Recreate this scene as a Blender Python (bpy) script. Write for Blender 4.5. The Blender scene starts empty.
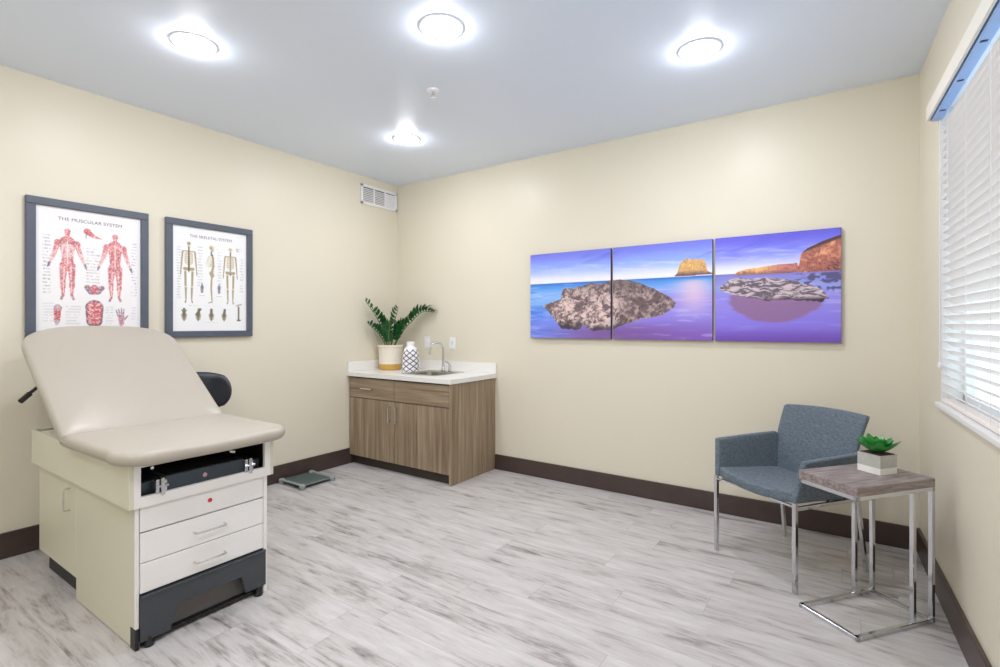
import bpy, bmesh, math, random
import numpy as np
from mathutils import Vector, Matrix
random.seed(7)
C = bpy.context.scene.collection
PI = math.pi

# ------------------------------------------------------------------ room data
XL, YB, YF, ZC = -4.178, 4.062, -1.8, 2.955      # left wall, back wall, wall behind the camera, ceiling
PHI = math.atan(0.047)                            # the window wall is not quite square to the back wall
RW = Matrix.Translation((0.366, YB, 0)) @ Matrix.Rotation(PHI, 4, 'Z')   # x out of the room, y towards back wall

def lin(c):
    c = c / 255.0
    return c / 12.92 if c <= 0.04045 else ((c + 0.055) / 1.055) ** 2.4
def rgb(r, g, b): return (lin(r), lin(g), lin(b), 1)

# ------------------------------------------------------------------ materials
def newmat(name):
    m = bpy.data.materials.new(name); m.use_nodes = True
    nt = m.node_tree
    return m, nt, nt.nodes['Principled BSDF']
def mat(name, col, rough=0.5, metal=0.0, noise=0.0, nscale=20, bump=0.0, bscale=200, spec=0.5, coat=0.0, stretch=None):
    m, nt, b = newmat(name)
    b.inputs['Roughness'].default_value = rough
    b.inputs['Metallic'].default_value = metal
    b.inputs['Specular IOR Level'].default_value = spec
    b.inputs['Coat Weight'].default_value = coat
    tc = nt.nodes.new('ShaderNodeTexCoord')
    mp = nt.nodes.new('ShaderNodeMapping')
    if stretch: mp.inputs['Scale'].default_value = stretch
    nt.links.new(tc.outputs['Object'], mp.inputs[0])
    n = nt.nodes.new('ShaderNodeTexNoise'); n.inputs['Scale'].default_value = nscale
    n.inputs['Detail'].default_value = 4
    nt.links.new(mp.outputs[0], n.inputs['Vector'])
    r = nt.nodes.new('ShaderNodeValToRGB')
    c = Vector(col[:3])
    r.color_ramp.elements[0].position = 0.3; r.color_ramp.elements[1].position = 0.7
    r.color_ramp.elements[0].color = (*(c * (1 - noise)), 1)
    r.color_ramp.elements[1].color = (*[min(1, v * (1 + noise)) for v in c], 1)
    nt.links.new(n.outputs['Fac'], r.inputs[0]); nt.links.new(r.outputs[0], b.inputs['Base Color'])
    if bump:
        n2 = nt.nodes.new('ShaderNodeTexNoise'); n2.inputs['Scale'].default_value = bscale
        nt.links.new(tc.outputs['Object'], n2.inputs['Vector'])
        bp = nt.nodes.new('ShaderNodeBump'); bp.inputs['Strength'].default_value = bump
        bp.inputs['Distance'].default_value = 0.002
        nt.links.new(n2.outputs['Fac'], bp.inputs['Height']); nt.links.new(bp.outputs[0], b.inputs['Normal'])
    return m

def wood_mat(name, cols, stretch, scale=3.0, rough=0.45, streak=0.5):
    """streaky laminate: noise squeezed across the grain"""
    m, nt, b = newmat(name); L = nt.links.new; N = nt.nodes.new
    tc = N('ShaderNodeTexCoord'); mp = N('ShaderNodeMapping'); mp.inputs['Scale'].default_value = stretch
    L(tc.outputs['Object'], mp.inputs[0])
    n = N('ShaderNodeTexNoise'); n.inputs['Scale'].default_value = scale; n.inputs['Detail'].default_value = 6
    n.inputs['Roughness'].default_value = 0.65
    L(mp.outputs[0], n.inputs['Vector'])
    r = N('ShaderNodeValToRGB'); e = r.color_ramp.elements
    e[0].position = 0.28; e[0].color = cols[0]; e[1].position = 0.72; e[1].color = cols[2]
    x = e.new(0.5); x.color = cols[1]
    L(n.outputs['Fac'], r.inputs[0]); L(r.outputs[0], b.inputs['Base Color'])
    b.inputs['Roughness'].default_value = rough
    return m

def floor_mat():
    m, nt, b = newmat('vinyl_planks'); L = nt.links.new; N = nt.nodes.new
    def M(op, a, c=None):
        n = N('ShaderNodeMath'); n.operation = op
        for i, v in enumerate((a, c)):
            if v is None: continue
            if isinstance(v, (int, float)): n.inputs[i].default_value = v
            else: L(v, n.inputs[i])
        return n.outputs[0]
    tc = N('ShaderNodeTexCoord'); sp = N('ShaderNodeSeparateXYZ'); L(tc.outputs['Object'], sp.inputs[0])
    x, y = sp.outputs[0], sp.outputs[1]
    row = M('FLOOR', M('DIVIDE', y, 0.185))
    wn = N('ShaderNodeTexWhiteNoise'); wn.noise_dimensions = '1D'; L(row, wn.inputs['W'])
    ux = M('ADD', M('DIVIDE', x, 1.22), wn.outputs['Value'])
    cell = M('FLOOR', ux)
    w2 = N('ShaderNodeTexWhiteNoise'); w2.noise_dimensions = '2D'
    cb = N('ShaderNodeCombineXYZ'); L(row, cb.inputs[0]); L(cell, cb.inputs[1]); L(cb.outputs[0], w2.inputs['Vector'])
    rnd = w2.outputs['Value']
    # plank-local grain coordinates
    cg = N('ShaderNodeCombineXYZ'); L(M('MULTIPLY', x, 1.5), cg.inputs[0]); L(M('MULTIPLY', y, 9.0), cg.inputs[1]); L(M('MULTIPLY', rnd, 37.0), cg.inputs[2])
    n1 = N('ShaderNodeTexNoise'); n1.inputs['Scale'].default_value = 2.0; n1.inputs['Detail'].default_value = 5; n1.inputs['Roughness'].default_value = 0.62
    n1.inputs['Distortion'].default_value = 0.5
    L(cg.outputs[0], n1.inputs['Vector'])
    cg2 = N('ShaderNodeCombineXYZ'); L(M('MULTIPLY', x, 3.5), cg2.inputs[0]); L(M('MULTIPLY', y, 42.0), cg2.inputs[1]); L(M('MULTIPLY', rnd, 91.0), cg2.inputs[2])
    n2 = N('ShaderNodeTexNoise'); n2.inputs['Scale'].default_value = 1.6; n2.inputs['Detail'].default_value = 5; n2.inputs['Roughness'].default_value = 0.7
    n2.inputs['Distortion'].default_value = 1.2
    L(cg2.outputs[0], n2.inputs['Vector'])
    v = M('ADD', M('MULTIPLY', n1.outputs['Fac'], 0.68), M('MULTIPLY', n2.outputs['Fac'], 0.32))
    v = M('ADD', v, M('MULTIPLY', M('SUBTRACT', rnd, 0.5), 0.06))
    r = N('ShaderNodeValToRGB'); e = r.color_ramp.elements
    e[0].position = 0.31; e[0].color = rgb(*FLOOR_COLS[0])
    e[1].position = 0.66; e[1].color = rgb(*FLOOR_COLS[3])
    for p, c in ((0.40, FLOOR_COLS[1]), (0.47, FLOOR_COLS[2])):
        q = e.new(p); q.color = rgb(*c)
    L(v, r.inputs[0])
    # plank seams
    fy = M('FRACT', M('DIVIDE', y, 0.185)); fx = M('FRACT', ux)
    sy = M('LESS_THAN', fy, 0.014); sx = M('LESS_THAN', fx, 0.0024)
    seam = M('MAXIMUM', sy, sx)
    mx = N('ShaderNodeMix'); mx.data_type = 'RGBA'
    L(M('MULTIPLY', seam, 0.30), mx.inputs['Factor']); L(r.outputs[0], mx.inputs['A']); mx.inputs['B'].default_value = rgb(95, 88, 86)
    L(mx.outputs['Result'], b.inputs['Base Color'])
    b.inputs['Roughness'].default_value = 0.42
    b.inputs['Specular IOR Level'].default_value = 0.35
    bp = N('ShaderNodeBump'); bp.inputs['Strength'].default_value = 0.15; bp.inputs['Distance'].default_value = 0.002
    L(n2.outputs['Fac'], bp.inputs['Height']); L(bp.outputs[0], b.inputs['Normal'])
    return m

FLOOR_COLS = ((104, 98, 97), (160, 154, 151), (188, 183, 180), (207, 203, 201))
M = {}
M['wall'] = mat('wall_paint', rgb(226, 219, 200), 0.38, bump=0.12, bscale=120, spec=0.35)
M['ceiling'] = mat('ceiling_paint', rgb(230, 240, 255), 0.38, bump=0.10, bscale=90, spec=0.4)
M['base'] = mat('baseboard_brown', rgb(72, 58, 54), 0.35, noise=0.08, nscale=8)
M['floor'] = floor_mat()
M['white'] = mat('white_paint', rgb(232, 232, 230), 0.4)
M['plastic'] = mat('white_plastic', rgb(240, 240, 242), 0.3)
M['lamp_ring'] = mat('lamp_ring_white', rgb(225, 226, 228), 0.35)
M['frame'] = mat('frame_dark_grey', rgb(86, 93, 106), 0.35, noise=0.05)
M['frame_edge'] = mat('frame_black', rgb(38, 38, 40), 0.4)
M['beige'] = mat('table_enamel', rgb(216, 213, 192), 0.38)
M['beige_front'] = mat('table_front_enamel', rgb(238, 236, 234), 0.33)
M['vinyl'] = mat('vinyl_taupe', rgb(177, 169, 156), 0.34, bump=0.08, bscale=300, spec=0.5)
M['vinyl_seam'] = mat('vinyl_piping', rgb(150, 138, 120), 0.5)
M['charcoal'] = mat('charcoal_plastic', rgb(62, 67, 72), 0.40)
M['black'] = mat('black_plastic', rgb(22, 22, 24), 0.45)
M['cavity'] = mat('cavity_black', rgb(18, 19, 22), 0.6)
M['tray'] = mat('tray_steel', rgb(74, 84, 94), 0.3, metal=0.5)
M['chrome'] = mat('chrome', rgb(215, 216, 220), 0.12, metal=1.0)
M['brushed'] = mat('brushed_steel', rgb(215, 214, 212), 0.25, metal=1.0)
M['red'] = mat('red_plastic', rgb(196, 40, 40), 0.4)
M['pink'] = mat('pale_red_badge', rgb(214, 170, 168), 0.4)
WC = (rgb(118, 99, 78), rgb(150, 131, 107), rgb(184, 167, 144))
M['wood_v'] = wood_mat('laminate_vertical', WC, (9, 9, 0.35))
M['wood_h'] = wood_mat('laminate_horizontal', WC, (0.5, 10, 12))
M['wood_dark'] = mat('dark_toe_kick', rgb(58, 47, 42), 0.5)
M['gap'] = mat('carcass_shadow_gap', rgb(60, 50, 44), 0.7)
M['quartz'] = mat('white_quartz', rgb(238, 236, 232), 0.25, noise=0.02, nscale=60)
M['sink'] = mat('sink_steel', rgb(180, 178, 172), 0.25, metal=1.0)
M['gold'] = mat('mustard_glaze', rgb(205, 160, 78), 0.4, noise=0.06)
M['cream'] = mat('cream_glaze', rgb(236, 228, 212), 0.35)
M['soil'] = mat('dark_soil', rgb(60, 48, 38), 0.9, noise=0.4, nscale=80)
M['leaf'] = mat('zz_leaf', rgb(44, 110, 56), 0.28, noise=0.45, nscale=18)
M['stem'] = mat('zz_stem', rgb(86, 122, 58), 0.4, noise=0.15)
M['succ'] = mat('succulent_green', rgb(44, 136, 54), 0.32, noise=0.35, nscale=40)
M['planter'] = mat('planter_cement', rgb(188, 188, 182), 0.6, noise=0.05, nscale=50)
M['planter_white'] = mat('planter_white_band', rgb(238, 238, 234), 0.45)
M['glass_green'] = mat('scale_glass', rgb(104, 122, 118), 0.08, noise=0.12, nscale=12, coat=1.0)
M['scale_pad'] = mat('scale_pad_grey', rgb(150, 160, 158), 0.3)
M['blind'] = mat('blind_slat_white', rgb(244, 238, 232), 0.42)
M['valance'] = mat('valance_cream', rgb(240, 236, 226), 0.4)
M['rail_daylight'] = mat('headrail_daylight_tint', rgb(150, 186, 236), 0.35)  # blue daylight cast on the rail's underside, put into its base colour
M['cord'] = mat('white_cord', rgb(230, 230, 232), 0.7)
M['slot'] = mat('slot_dark_blue', rgb(30, 50, 86), 0.6)
M['stool'] = mat('stool_black_vinyl', rgb(46, 50, 58), 0.35, bump=0.05)
M['canvas_edge'] = mat('canvas_edge_violet', rgb(92, 70, 120), 0.6, noise=0.15, nscale=9)
TT = (rgb(96, 86, 84), rgb(138, 126, 124), rgb(172, 160, 158))
M['table_wood'] = wood_mat('weathered_grey_wood', TT, (3.0, 26, 26), 2.2, 0.45)

def fabric():
    m, nt, b = newmat('blue_grey_tweed'); L = nt.links.new; N = nt.nodes.new
    tc = N('ShaderNodeTexCoord')
    a = N('ShaderNodeTexNoise'); a.inputs['Scale'].default_value = 1.0; a.inputs['Detail'].default_value = 3
    mp = N('ShaderNodeMapping'); mp.inputs['Scale'].default_value = (260, 260, 50); L(tc.outputs['Object'], mp.inputs[0]); L(mp.outputs[0], a.inputs['Vector'])
    c = N('ShaderNodeTexNoise'); c.inputs['Scale'].default_value = 1.0; c.inputs['Detail'].default_value = 3
    mp2 = N('ShaderNodeMapping'); mp2.inputs['Scale'].default_value = (50, 50, 320); L(tc.outputs['Object'], mp2.inputs[0]); L(mp2.outputs[0], c.inputs['Vector'])
    ad = N('ShaderNodeMath'); ad.operation = 'ADD'; L(a.outputs['Fac'], ad.inputs[0]); L(c.outputs['Fac'], ad.inputs[1])
    r = N('ShaderNodeValToRGB'); e = r.color_ramp.elements
    mh = N('ShaderNodeMath'); mh.operation = 'MULTIPLY'; mh.inputs[1].default_value = 0.5; L(ad.outputs[0], mh.inputs[0])
    e[0].position = 0.36; e[0].color = rgb(70, 81, 91); e[1].position = 0.64; e[1].color = rgb(114, 128, 139)
    L(mh.outputs[0], r.inputs[0]); L(r.outputs[0], b.inputs['Base Color'])
    b.inputs['Roughness'].default_value = 0.85; b.inputs['Sheen Weight'].default_value = 0.15
    bp = N('ShaderNodeBump'); bp.inputs['Strength'].default_value = 0.25; bp.inputs['Distance'].default_value = 0.001
    L(mh.outputs[0], bp.inputs['Height']); L(bp.outputs[0], b.inputs['Normal'])
    return m
M['fabric'] = fabric()

def lattice_mat():
    m, nt, b = newmat('vase_lattice'); L = nt.links.new; N = nt.nodes.new
    def mth(op, a, c=None):
        n = N('ShaderNodeMath'); n.operation = op
        for i, v in enumerate((a, c)):
            if v is None: continue
            if isinstance(v, (int, float)): n.inputs[i].default_value = v
            else: L(v, n.inputs[i])
        return n.outputs[0]
    uv = N('ShaderNodeUVMap'); sp = N('ShaderNodeSeparateXYZ'); L(uv.outputs[0], sp.inputs[0])
    u, v = sp.outputs[0], sp.outputs[1]
    def line(x):
        f = mth('FRACT', x); d = mth('ABSOLUTE', mth('SUBTRACT', f, 0.5))
        return mth('LESS_THAN', d, 0.105)
    ln = mth('MAXIMUM', line(mth('ADD', u, v)), line(mth('SUBTRACT', u, v)))
    msk = mth('MULTIPLY', ln, mth('LESS_THAN', v, 4.1))
    mx = N('ShaderNodeMix'); mx.data_type = 'RGBA'; L(msk, mx.inputs['Factor'])
    mx.inputs['A'].default_value = rgb(244, 242, 246); mx.inputs['B'].default_value = rgb(62, 60, 68)
    L(mx.outputs['Result'], b.inputs['Base Color']); b.inputs['Roughness'].default_value = 0.3
    return m
M['lattice'] = lattice_mat()

def emit_mat(name, col, s):
    m, nt, b = newmat(name)
    b.inputs['Base Color'].default_value = (1, 1, 1, 1)
    b.inputs['Emission Color'].default_value = col; b.inputs['Emission Strength'].default_value = s
    return m
LAMP = 64.0
M['lamp'] = emit_mat('lamp_diffuser', (0.965, 0.98, 1.045, 1), LAMP)

def glass_mat():
    m = bpy.data.materials.new('window_glass'); m.use_nodes = True
    nt = m.node_tree; nt.nodes.clear(); L = nt.links.new; N = nt.nodes.new
    o = N('ShaderNodeOutputMaterial'); mix = N('ShaderNodeMixShader'); t = N('ShaderNodeBsdfTransparent'); g = N('ShaderNodeBsdfGlossy')
    g.inputs['Roughness'].default_value = 0.02; mix.inputs[0].default_value = 0.06
    t.inputs['Color'].default_value = (0.94, 0.97, 0.98, 1)
    L(t.outputs[0], mix.inputs[1]); L(g.outputs[0], mix.inputs[2]); L(mix.outputs[0], o.inputs[0])
    return m
M['glass'] = glass_mat()

def print_mat(name, rough=0.5, coat=0.0):
    m, nt, b = newmat(name)
    a = nt.nodes.new('ShaderNodeVertexColor'); a.layer_name = 'print'
    n = nt.nodes.new('ShaderNodeTexNoise'); n.inputs['Scale'].default_value = 900
    bp = nt.nodes.new('ShaderNodeBump'); bp.inputs['Strength'].default_value = 0.05; bp.inputs['Distance'].default_value = 0.001
    nt.links.new(n.outputs['Fac'], bp.inputs['Height']); nt.links.new(bp.outputs[0], b.inputs['Normal'])
    nt.links.new(a.outputs['Color'], b.inputs['Base Color'])
    b.inputs['Roughness'].default_value = rough; b.inputs['Coat Weight'].default_value = coat
    return m
M['print'] = print_mat('canvas_print', 0.55)
M['poster'] = print_mat('poster_print', 0.45, 0.0)
M['ink'] = mat('title_ink', rgb(128, 122, 124), 0.6)

# ------------------------------------------------------------------ helpers
def merge(bm, t, mtx=None):
    me = bpy.data.meshes.new('tmp'); t.to_mesh(me); t.free()
    if mtx is not None: me.transform(mtx)
    bm.from_mesh(me); bpy.data.meshes.remove(me)
def BM(): return bmesh.new()
def box(bm, x0, x1, y0, y1, z0, z1, bev=0.0, seg=2, mtx=None, cuts=(0, 0, 0), fn=None):
    t = bmesh.new()
    bmesh.ops.create_cube(t, size=1)
    for v in t.verts:
        v.co = Vector((x0 + (x1 - x0) * (v.co.x + .5), y0 + (y1 - y0) * (v.co.y + .5), z0 + (z1 - z0) * (v.co.z + .5)))
    if bev: bmesh.ops.bevel(t, geom=t.edges[:], offset=bev, segments=seg, affect='EDGES', profile=0.5)
    lo = (x0, y0, z0); hi = (x1, y1, z1)
    for ax in range(3):
        for k in range(cuts[ax]):
            p = [0, 0, 0]; p[ax] = lo[ax] + (hi[ax] - lo[ax]) * (k + 1) / (cuts[ax] + 1)
            n = [0, 0, 0]; n[ax] = 1
            bmesh.ops.bisect_plane(t, geom=t.verts[:] + t.edges[:] + t.faces[:], plane_co=p, plane_no=n)
    if fn:
        for v in t.verts: v.co = Vector(fn(v.co))
    merge(bm, t, mtx)
def tube(bm, pts, r, n=10, cap=True):
    """round bar through the points; r may be a list"""
    pts = [Vector(p) for p in pts]; rs = r if isinstance(r, (list, tuple)) else [r] * len(pts)
    rings = []; up = None
    for i, p in enumerate(pts):
        if i == 0: d = pts[1] - p
        elif i == len(pts) - 1: d = p - pts[i - 1]
        else: d = (pts[i + 1] - p).normalized() + (p - pts[i - 1]).normalized()
        d.normalize()
        if up is None:
            up = Vector((0, 0, 1)) if abs(d.z) < .9 else Vector((1, 0, 0))
        a = (up - d * up.dot(d)).normalized(); up = a
        b = d.cross(a)
        rings.append([bm.verts.new(p + (a * math.cos(2 * PI * k / n) + b * math.sin(2 * PI * k / n)) * rs[i]) for k in range(n)])
    for A, B in zip(rings, rings[1:]):
        for k in range(n): bm.faces.new((A[k], A[(k + 1) % n], B[(k + 1) % n], B[k]))
    if cap:
        bm.faces.new(rings[0][::-1]); bm.faces.new(rings[-1])
def sqbar(bm, a, b, w, h=None, side=None, bev=0.002):
    """square bar from a to b"""
    a = Vector(a); b = Vector(b); h = h or w; d = b - a; L = d.length; d.normalize()
    s = Vector(side) if side else (Vector((0, 0, 1)) if abs(d.z) < .9 else Vector((1, 0, 0)))
    s = (s - d * s.dot(d)).normalized(); t = d.cross(s)
    m = Matrix((s, t, d)).transposed().to_4x4(); m.translation = a
    box(bm, -w / 2, w / 2, -h / 2, h / 2, 0, L, bev=bev, seg=1, mtx=m)
def lathe(bm, prof, cx=0, cy=0, cz=0, n=40, uv=None, closed=True):
    rings = []
    for r, z in prof:
        rings.append([bm.verts.new((cx + r * math.cos(2 * PI * k / n), cy + r * math.sin(2 * PI * k / n), cz + z)) for k in range(n)])
    lay = bm.loops.layers.uv.verify() if uv else None
    for i, (A, B) in enumerate(zip(rings, rings[1:])):
        for k in range(n):
            f = bm.faces.new((A[k], A[(k + 1) % n], B[(k + 1) % n], B[k]))
            if uv:
                z0, z1 = prof[i][1], prof[i + 1][1]
                for lp, (kk, zz) in zip(f.loops, ((k, z0), (k + 1, z0), (k + 1, z1), (k, z1))):
                    lp[lay].uv = (kk / n * uv[0], zz / uv[1])
    if closed:
        bm.faces.new(rings[0][::-1]); bm.faces.new(rings[-1])
def prism(bm, pts, z0, z1, mtx=None):
    t = bmesh.new()
    a = [t.verts.new((x, y, z0)) for x, y in pts]; b = [t.verts.new((x, y, z1)) for x, y in pts]
    n = len(pts)
    t.faces.new(a[::-1]); t.faces.new(b)
    for i in range(n): t.faces.new((a[i], a[(i + 1) % n], b[(i + 1) % n], b[i]))
    merge(bm, t, mtx)
WM = {}
def place(name, loc=(0, 0, 0), rz=0.0, mtx=None):
    o = bpy.data.objects.new(name, None); C.objects.link(o)
    m = mtx if mtx is not None else Matrix.Translation(loc) @ Matrix.Rotation(rz, 4, 'Z')
    o.matrix_world = m; o.empty_display_size = 0.1
    WM[o.name] = m.copy()
    return o
def obj(name, bm, m, parent=None, smooth=False, world=False, angle=35):
    """link a bmesh as one object; world=True when the shape is in room coordinates"""
    bmesh.ops.recalc_face_normals(bm, faces=bm.faces[:])
    me = bpy.data.meshes.new(name); bm.to_mesh(me); bm.free()
    me.materials.append(m)
    o = bpy.data.objects.new(name, me); C.objects.link(o)
    PM = WM.get(parent.name, Matrix()) if parent else Matrix()
    if world and parent:
        me.transform(PM.inverted())
    if parent: o.parent = parent
    WM[o.name] = PM.copy()
    if smooth:
        for p in me.polygons: p.use_smooth = True
        try: me.set_sharp_from_angle(angle=math.radians(angle))
        except Exception: pass
    return o
def tag(o, label, cat, group=None):
    o['label'] = label; o['category'] = cat
    if group: o['group'] = group
    return o
def struct(o): o['kind'] = 'structure'; return o
def copy_tree(o, parent=None):
    c = o.copy(); C.objects.link(c); c.parent = parent
    for ch in [x for x in C.objects if x.parent == o]: copy_tree(ch, c)
    return c

# ------------------------------------------------------------------ room shell
def wall_box(name, m, *a):
    bm = BM(); box(bm, *a); return struct(obj(name, bm, m))
wall_box('floor', M['floor'], XL - .1, 0.72, YF - .1, YB + .1, -0.1, 0)
wall_box('ceiling', M['ceiling'], XL - .1, 0.80, YF - .1, YB + .1, ZC, ZC + .1)
wall_box('wall_left', M['wall'], XL - .1, XL, YF - .1, YB + .1, 0, ZC)
wall_box('wall_back', M['wall'], XL, 0.50, YB, YB + .1, 0, ZC)
wall_box('wall_front', M['wall'], XL, 0.9, YF - .1, YF, 0, ZC)
# window wall, in its own frame (y = 0 at the back wall, negative towards the camera)
WY0, WY1, WZ0, WZ1 = -0.622, -2.75, 1.0, 2.515     # opening
WT = 0.14
bm = BM()
box(bm, 0, WT, WY0, 0.1, 0, ZC, mtx=RW)
box(bm, 0, WT, -6.0, WY1, 0, ZC, mtx=RW)
box(bm, 0, WT, WY1, WY0, 0, WZ0, mtx=RW)
box(bm, 0, WT, WY1, WY0, WZ1, ZC, mtx=RW)
struct(obj('wall_right', bm, M['wall']))
bm = BM(); box(bm, XL, XL + .016, YF, 3.42, 0, .155, bev=.004); struct(obj('baseboard_left', bm, M['base']))
bm = BM(); box(bm, -2.83, 0.35, YB - .016, YB, 0, .145, bev=.004); struct(obj('baseboard_back', bm, M['base']))
bm = BM(); box(bm, -.018, 0, -5.9, -.018, 0, .150, bev=.004, mtx=RW); struct(obj('baseboard_right', bm, M['base']))

# window: frame, pane, sill
win = struct(place('window_1', mtx=RW @ Matrix.Translation((0, WY0, WZ0))))
bm = BM()
for a in ((.085, .125, WY0 - .045, WY0, WZ0, WZ1), (.085, .125, WY1, WY1 + .045, WZ0, WZ1), (.085, .125, WY1, WY0, WZ0, WZ0 + .05),
          (.085, .125, WY1, WY0, WZ1 - .05, WZ1), (.085, .125, (WY0 + WY1) / 2 - .025, (WY0 + WY1) / 2 + .025, WZ0, WZ1)):
    box(bm, *a, bev=.003, seg=1, mtx=RW)
obj('window_frame', bm, M['white'], win, world=True)
bm = BM(); box(bm, .001, WT - .002, WY0 - .004, WY0 - .0005, WZ0, WZ1, mtx=RW); box(bm, .001, WT - .002, WY1 + .0005, WY1 + .004, WZ0, WZ1, mtx=RW); box(bm, .001, WT - .002, WY1, WY0, WZ1 - .004, WZ1 - .0005, mtx=RW); obj('jamb_liner', bm, M['white'], win, world=True)
bm = BM(); box(bm, .100, .104, WY1 + .04, WY0 - .04, WZ0 + .045, WZ1 - .045, mtx=RW); obj('window_pane', bm, M['glass'], win, world=True)
bm = BM(); box(bm, -.022, .09, WY1 - .02, WY0 + .02, WZ0 - .022, WZ0 + .004, bev=.005, mtx=RW); obj('window_sill', bm, M['white'], win, world=True)

# blind
bl = tag(place('window_blind', mtx=RW @ Matrix.Translation((0, WY0, WZ0))), 'wide white horizontal slat blind hanging in the window at the right', 'blind')
BY0, BY1 = WY0 - .012, WY1 + .012
bm = BM()
z = WZ0 + .050; tilt = math.radians(36)
while z < WZ1 - .085:
    mt = RW @ Matrix.Translation((.024, 0, z)) @ Matrix.Rotation(tilt, 4, 'Y')
    t = 0.0012
    box(bm, -.025, .025, BY1, BY0, -t, t, mtx=mt, cuts=(4, 0, 0), fn=lambda c: (c.x, c.y, c.z + .0035 * (1 - (c.x / .025) ** 2)))
    z += .0425
obj('slat_panel', bm, M['blind'], bl, world=True, smooth=True, angle=60)
bm = BM(); box(bm, .002, .048, BY1, BY0, WZ0 + .008, WZ0 + .026, bev=.004, mtx=RW); obj('bottom_rail', bm, M['blind'], bl, world=True)
bm = BM(); box(bm, -.034, .010, WY1 - .03, WY0 + .030, 2.462, 2.510, bev=.003, mtx=RW); hr = obj('headrail', bm, M['rail_daylight'], bl, world=True)
y = BY0 - .12
while y > BY1:
    bm = BM(); box(bm, -.026, -.004, y - .008, y + .008, 2.4605, 2.463, mtx=RW); y -= .36
    obj('cord_slot', bm, M['slot'], hr, world=True)
bm = BM(); box(bm, -.052, -.038, WY1 - .05, WY0 + .050, 2.472, 2.550, bev=.004, mtx=RW); box(bm, -.040, -.0005, WY0 + .036, WY0 + .050, 2.472, 2.550, bev=.002, mtx=RW); box(bm, -.040, -.0005, WY1 - .05, WY0 + .036, 2.538, 2.550, mtx=RW)
obj('valance', bm, M['valance'], bl, world=True)
y = BY0 - .12
while y > BY1:
    bm = BM()
    for dx in (.003, .046): tube(bm, [RW @ Vector((dx, y, WZ0 + .02)), RW @ Vector((dx, y, 2.46))], .0011, 6)
    y -= .36
    obj('ladder_cord', bm, M['cord'], bl, world=True)
bm = BM(); tube(bm, [RW @ Vector((-.006, BY0 + .002, WZ0 + .20)), RW @ Vector((-.006, BY0 + .002, 2.46))], .002, 6)
lathe(bm, [(.003, -.02), (.009, -.018), (.009, 0), (.003, .012)], *(RW @ Vector((-.006, BY0 + .002, WZ0 + .20))), n=10)
obj('tilt_cord', bm, M['cord'], bl, world=True, smooth=True)

# ------------------------------------------------------------------ ceiling lamps, vent, sprinkler
def lamp(x, y, label):
    t = tag(place('ceiling_light', (x, y, ZC)), label, 'ceiling light', 'round recessed ceiling lights')
    bm = BM(); lathe(bm, [(.090, -.001), (.114, -.001), (.113, -.004), (.104, -.006), (.094, -.006), (.090, -.003)], n=40, closed=False)
    f = [bm.verts[:]]
    obj('trim_ring', bm, M['lamp_ring'], t, smooth=True)
    bm = BM(); lathe(bm, [(.0895, -.001), (.088, -.006), (.080, -.015), (.064, -.023), (.042, -.029), (.016, -.032), (.0005, -.0325)], n=32, closed=False)
    obj('lamp_diffuser', bm, M['lamp'], t, smooth=True, angle=60)
    return t
lamp(-2.98, 1.36, 'round white ceiling light above the framed posters, the one furthest left')
lamp(-3.04, 3.06, 'round white ceiling light nearest the corner vent above the sink cabinet')
lamp(-0.69, 3.00, 'round white ceiling light nearest the window, above the seascape canvases')
lamp(-1.75, 2.015, 'round white ceiling light in the middle of the ceiling at the top')
lamp(-0.70, 0.90, 'unseen ceiling light added for brightness by the window wall, near half')  # this and the next three: unseen lamps, added to lift the room's brightness
lamp(-1.75, 0.10, 'unseen ceiling light added for brightness at mid ceiling, near half of the room')
lamp(-2.98, -0.55, 'unseen ceiling light added for brightness at the near end of the room, left side')
lamp(-0.70, -0.75, 'unseen ceiling light added for brightness at the near end of the room, right side')

sp = tag(place('fire_sprinkler', (-2.265, 2.525, ZC)), 'small white fire sprinkler head on the ceiling between the lights', 'sprinkler')
bm = BM(); lathe(bm, [(.001, 0), (.038, 0), (.038, -.004), (.030, -.010), (.014, -.012), (.001, -.012)], n=28, closed=False); obj('escutcheon', bm, M['plastic'], sp, smooth=True)
bm = BM(); tube(bm, [(0, 0, -.01), (0, 0, -.03)], .009, 12)
for s in (-1, 1): tube(bm, [(s * .008, 0, -.028), (s * .014, 0, -.040), (s * .004, 0, -.055)], .003, 8)
obj('frame_arms', bm, M['brushed'], sp, smooth=True)
bm = BM(); lathe(bm, [(.001, -.054), (.017, -.054), (.017, -.057), (.001, -.057)], n=20, closed=False); obj('deflector', bm, M['plastic'], sp)

vt = tag(place('air_vent', (XL, 3.79, 2.77)), 'white wall air vent near the ceiling in the back left corner', 'vent')
VY0, VY1, VZ0, VZ1 = 3.535, 4.045, 2.665, 2.872
bm = BM()
fr = .026
for a in ((VY0, VY1, VZ1 - fr, VZ1), (VY0, VY1, VZ0, VZ0 + fr), (VY0, VY0 + fr, VZ0, VZ1), (VY1 - fr, VY1, VZ0, VZ1)):
    box(bm, XL, XL + .014, *a, bev=.003, seg=1)
for yy in (VY0 + .178, VY0 + .335): box(bm, XL + .002, XL + .012, yy - .008, yy + .008, VZ0 + fr, VZ1 - fr)
obj('vent_frame', bm, M['plastic'], vt, world=True)
bm = BM(); box(bm, XL + .0005, XL + .003, VY0 + .01, VY1 - .01, VZ0 + .01, VZ1 - .01); obj('duct_backing', bm, mat('duct_grey', rgb(92, 92, 94), .7), vt, world=True)
bm = BM()
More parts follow.
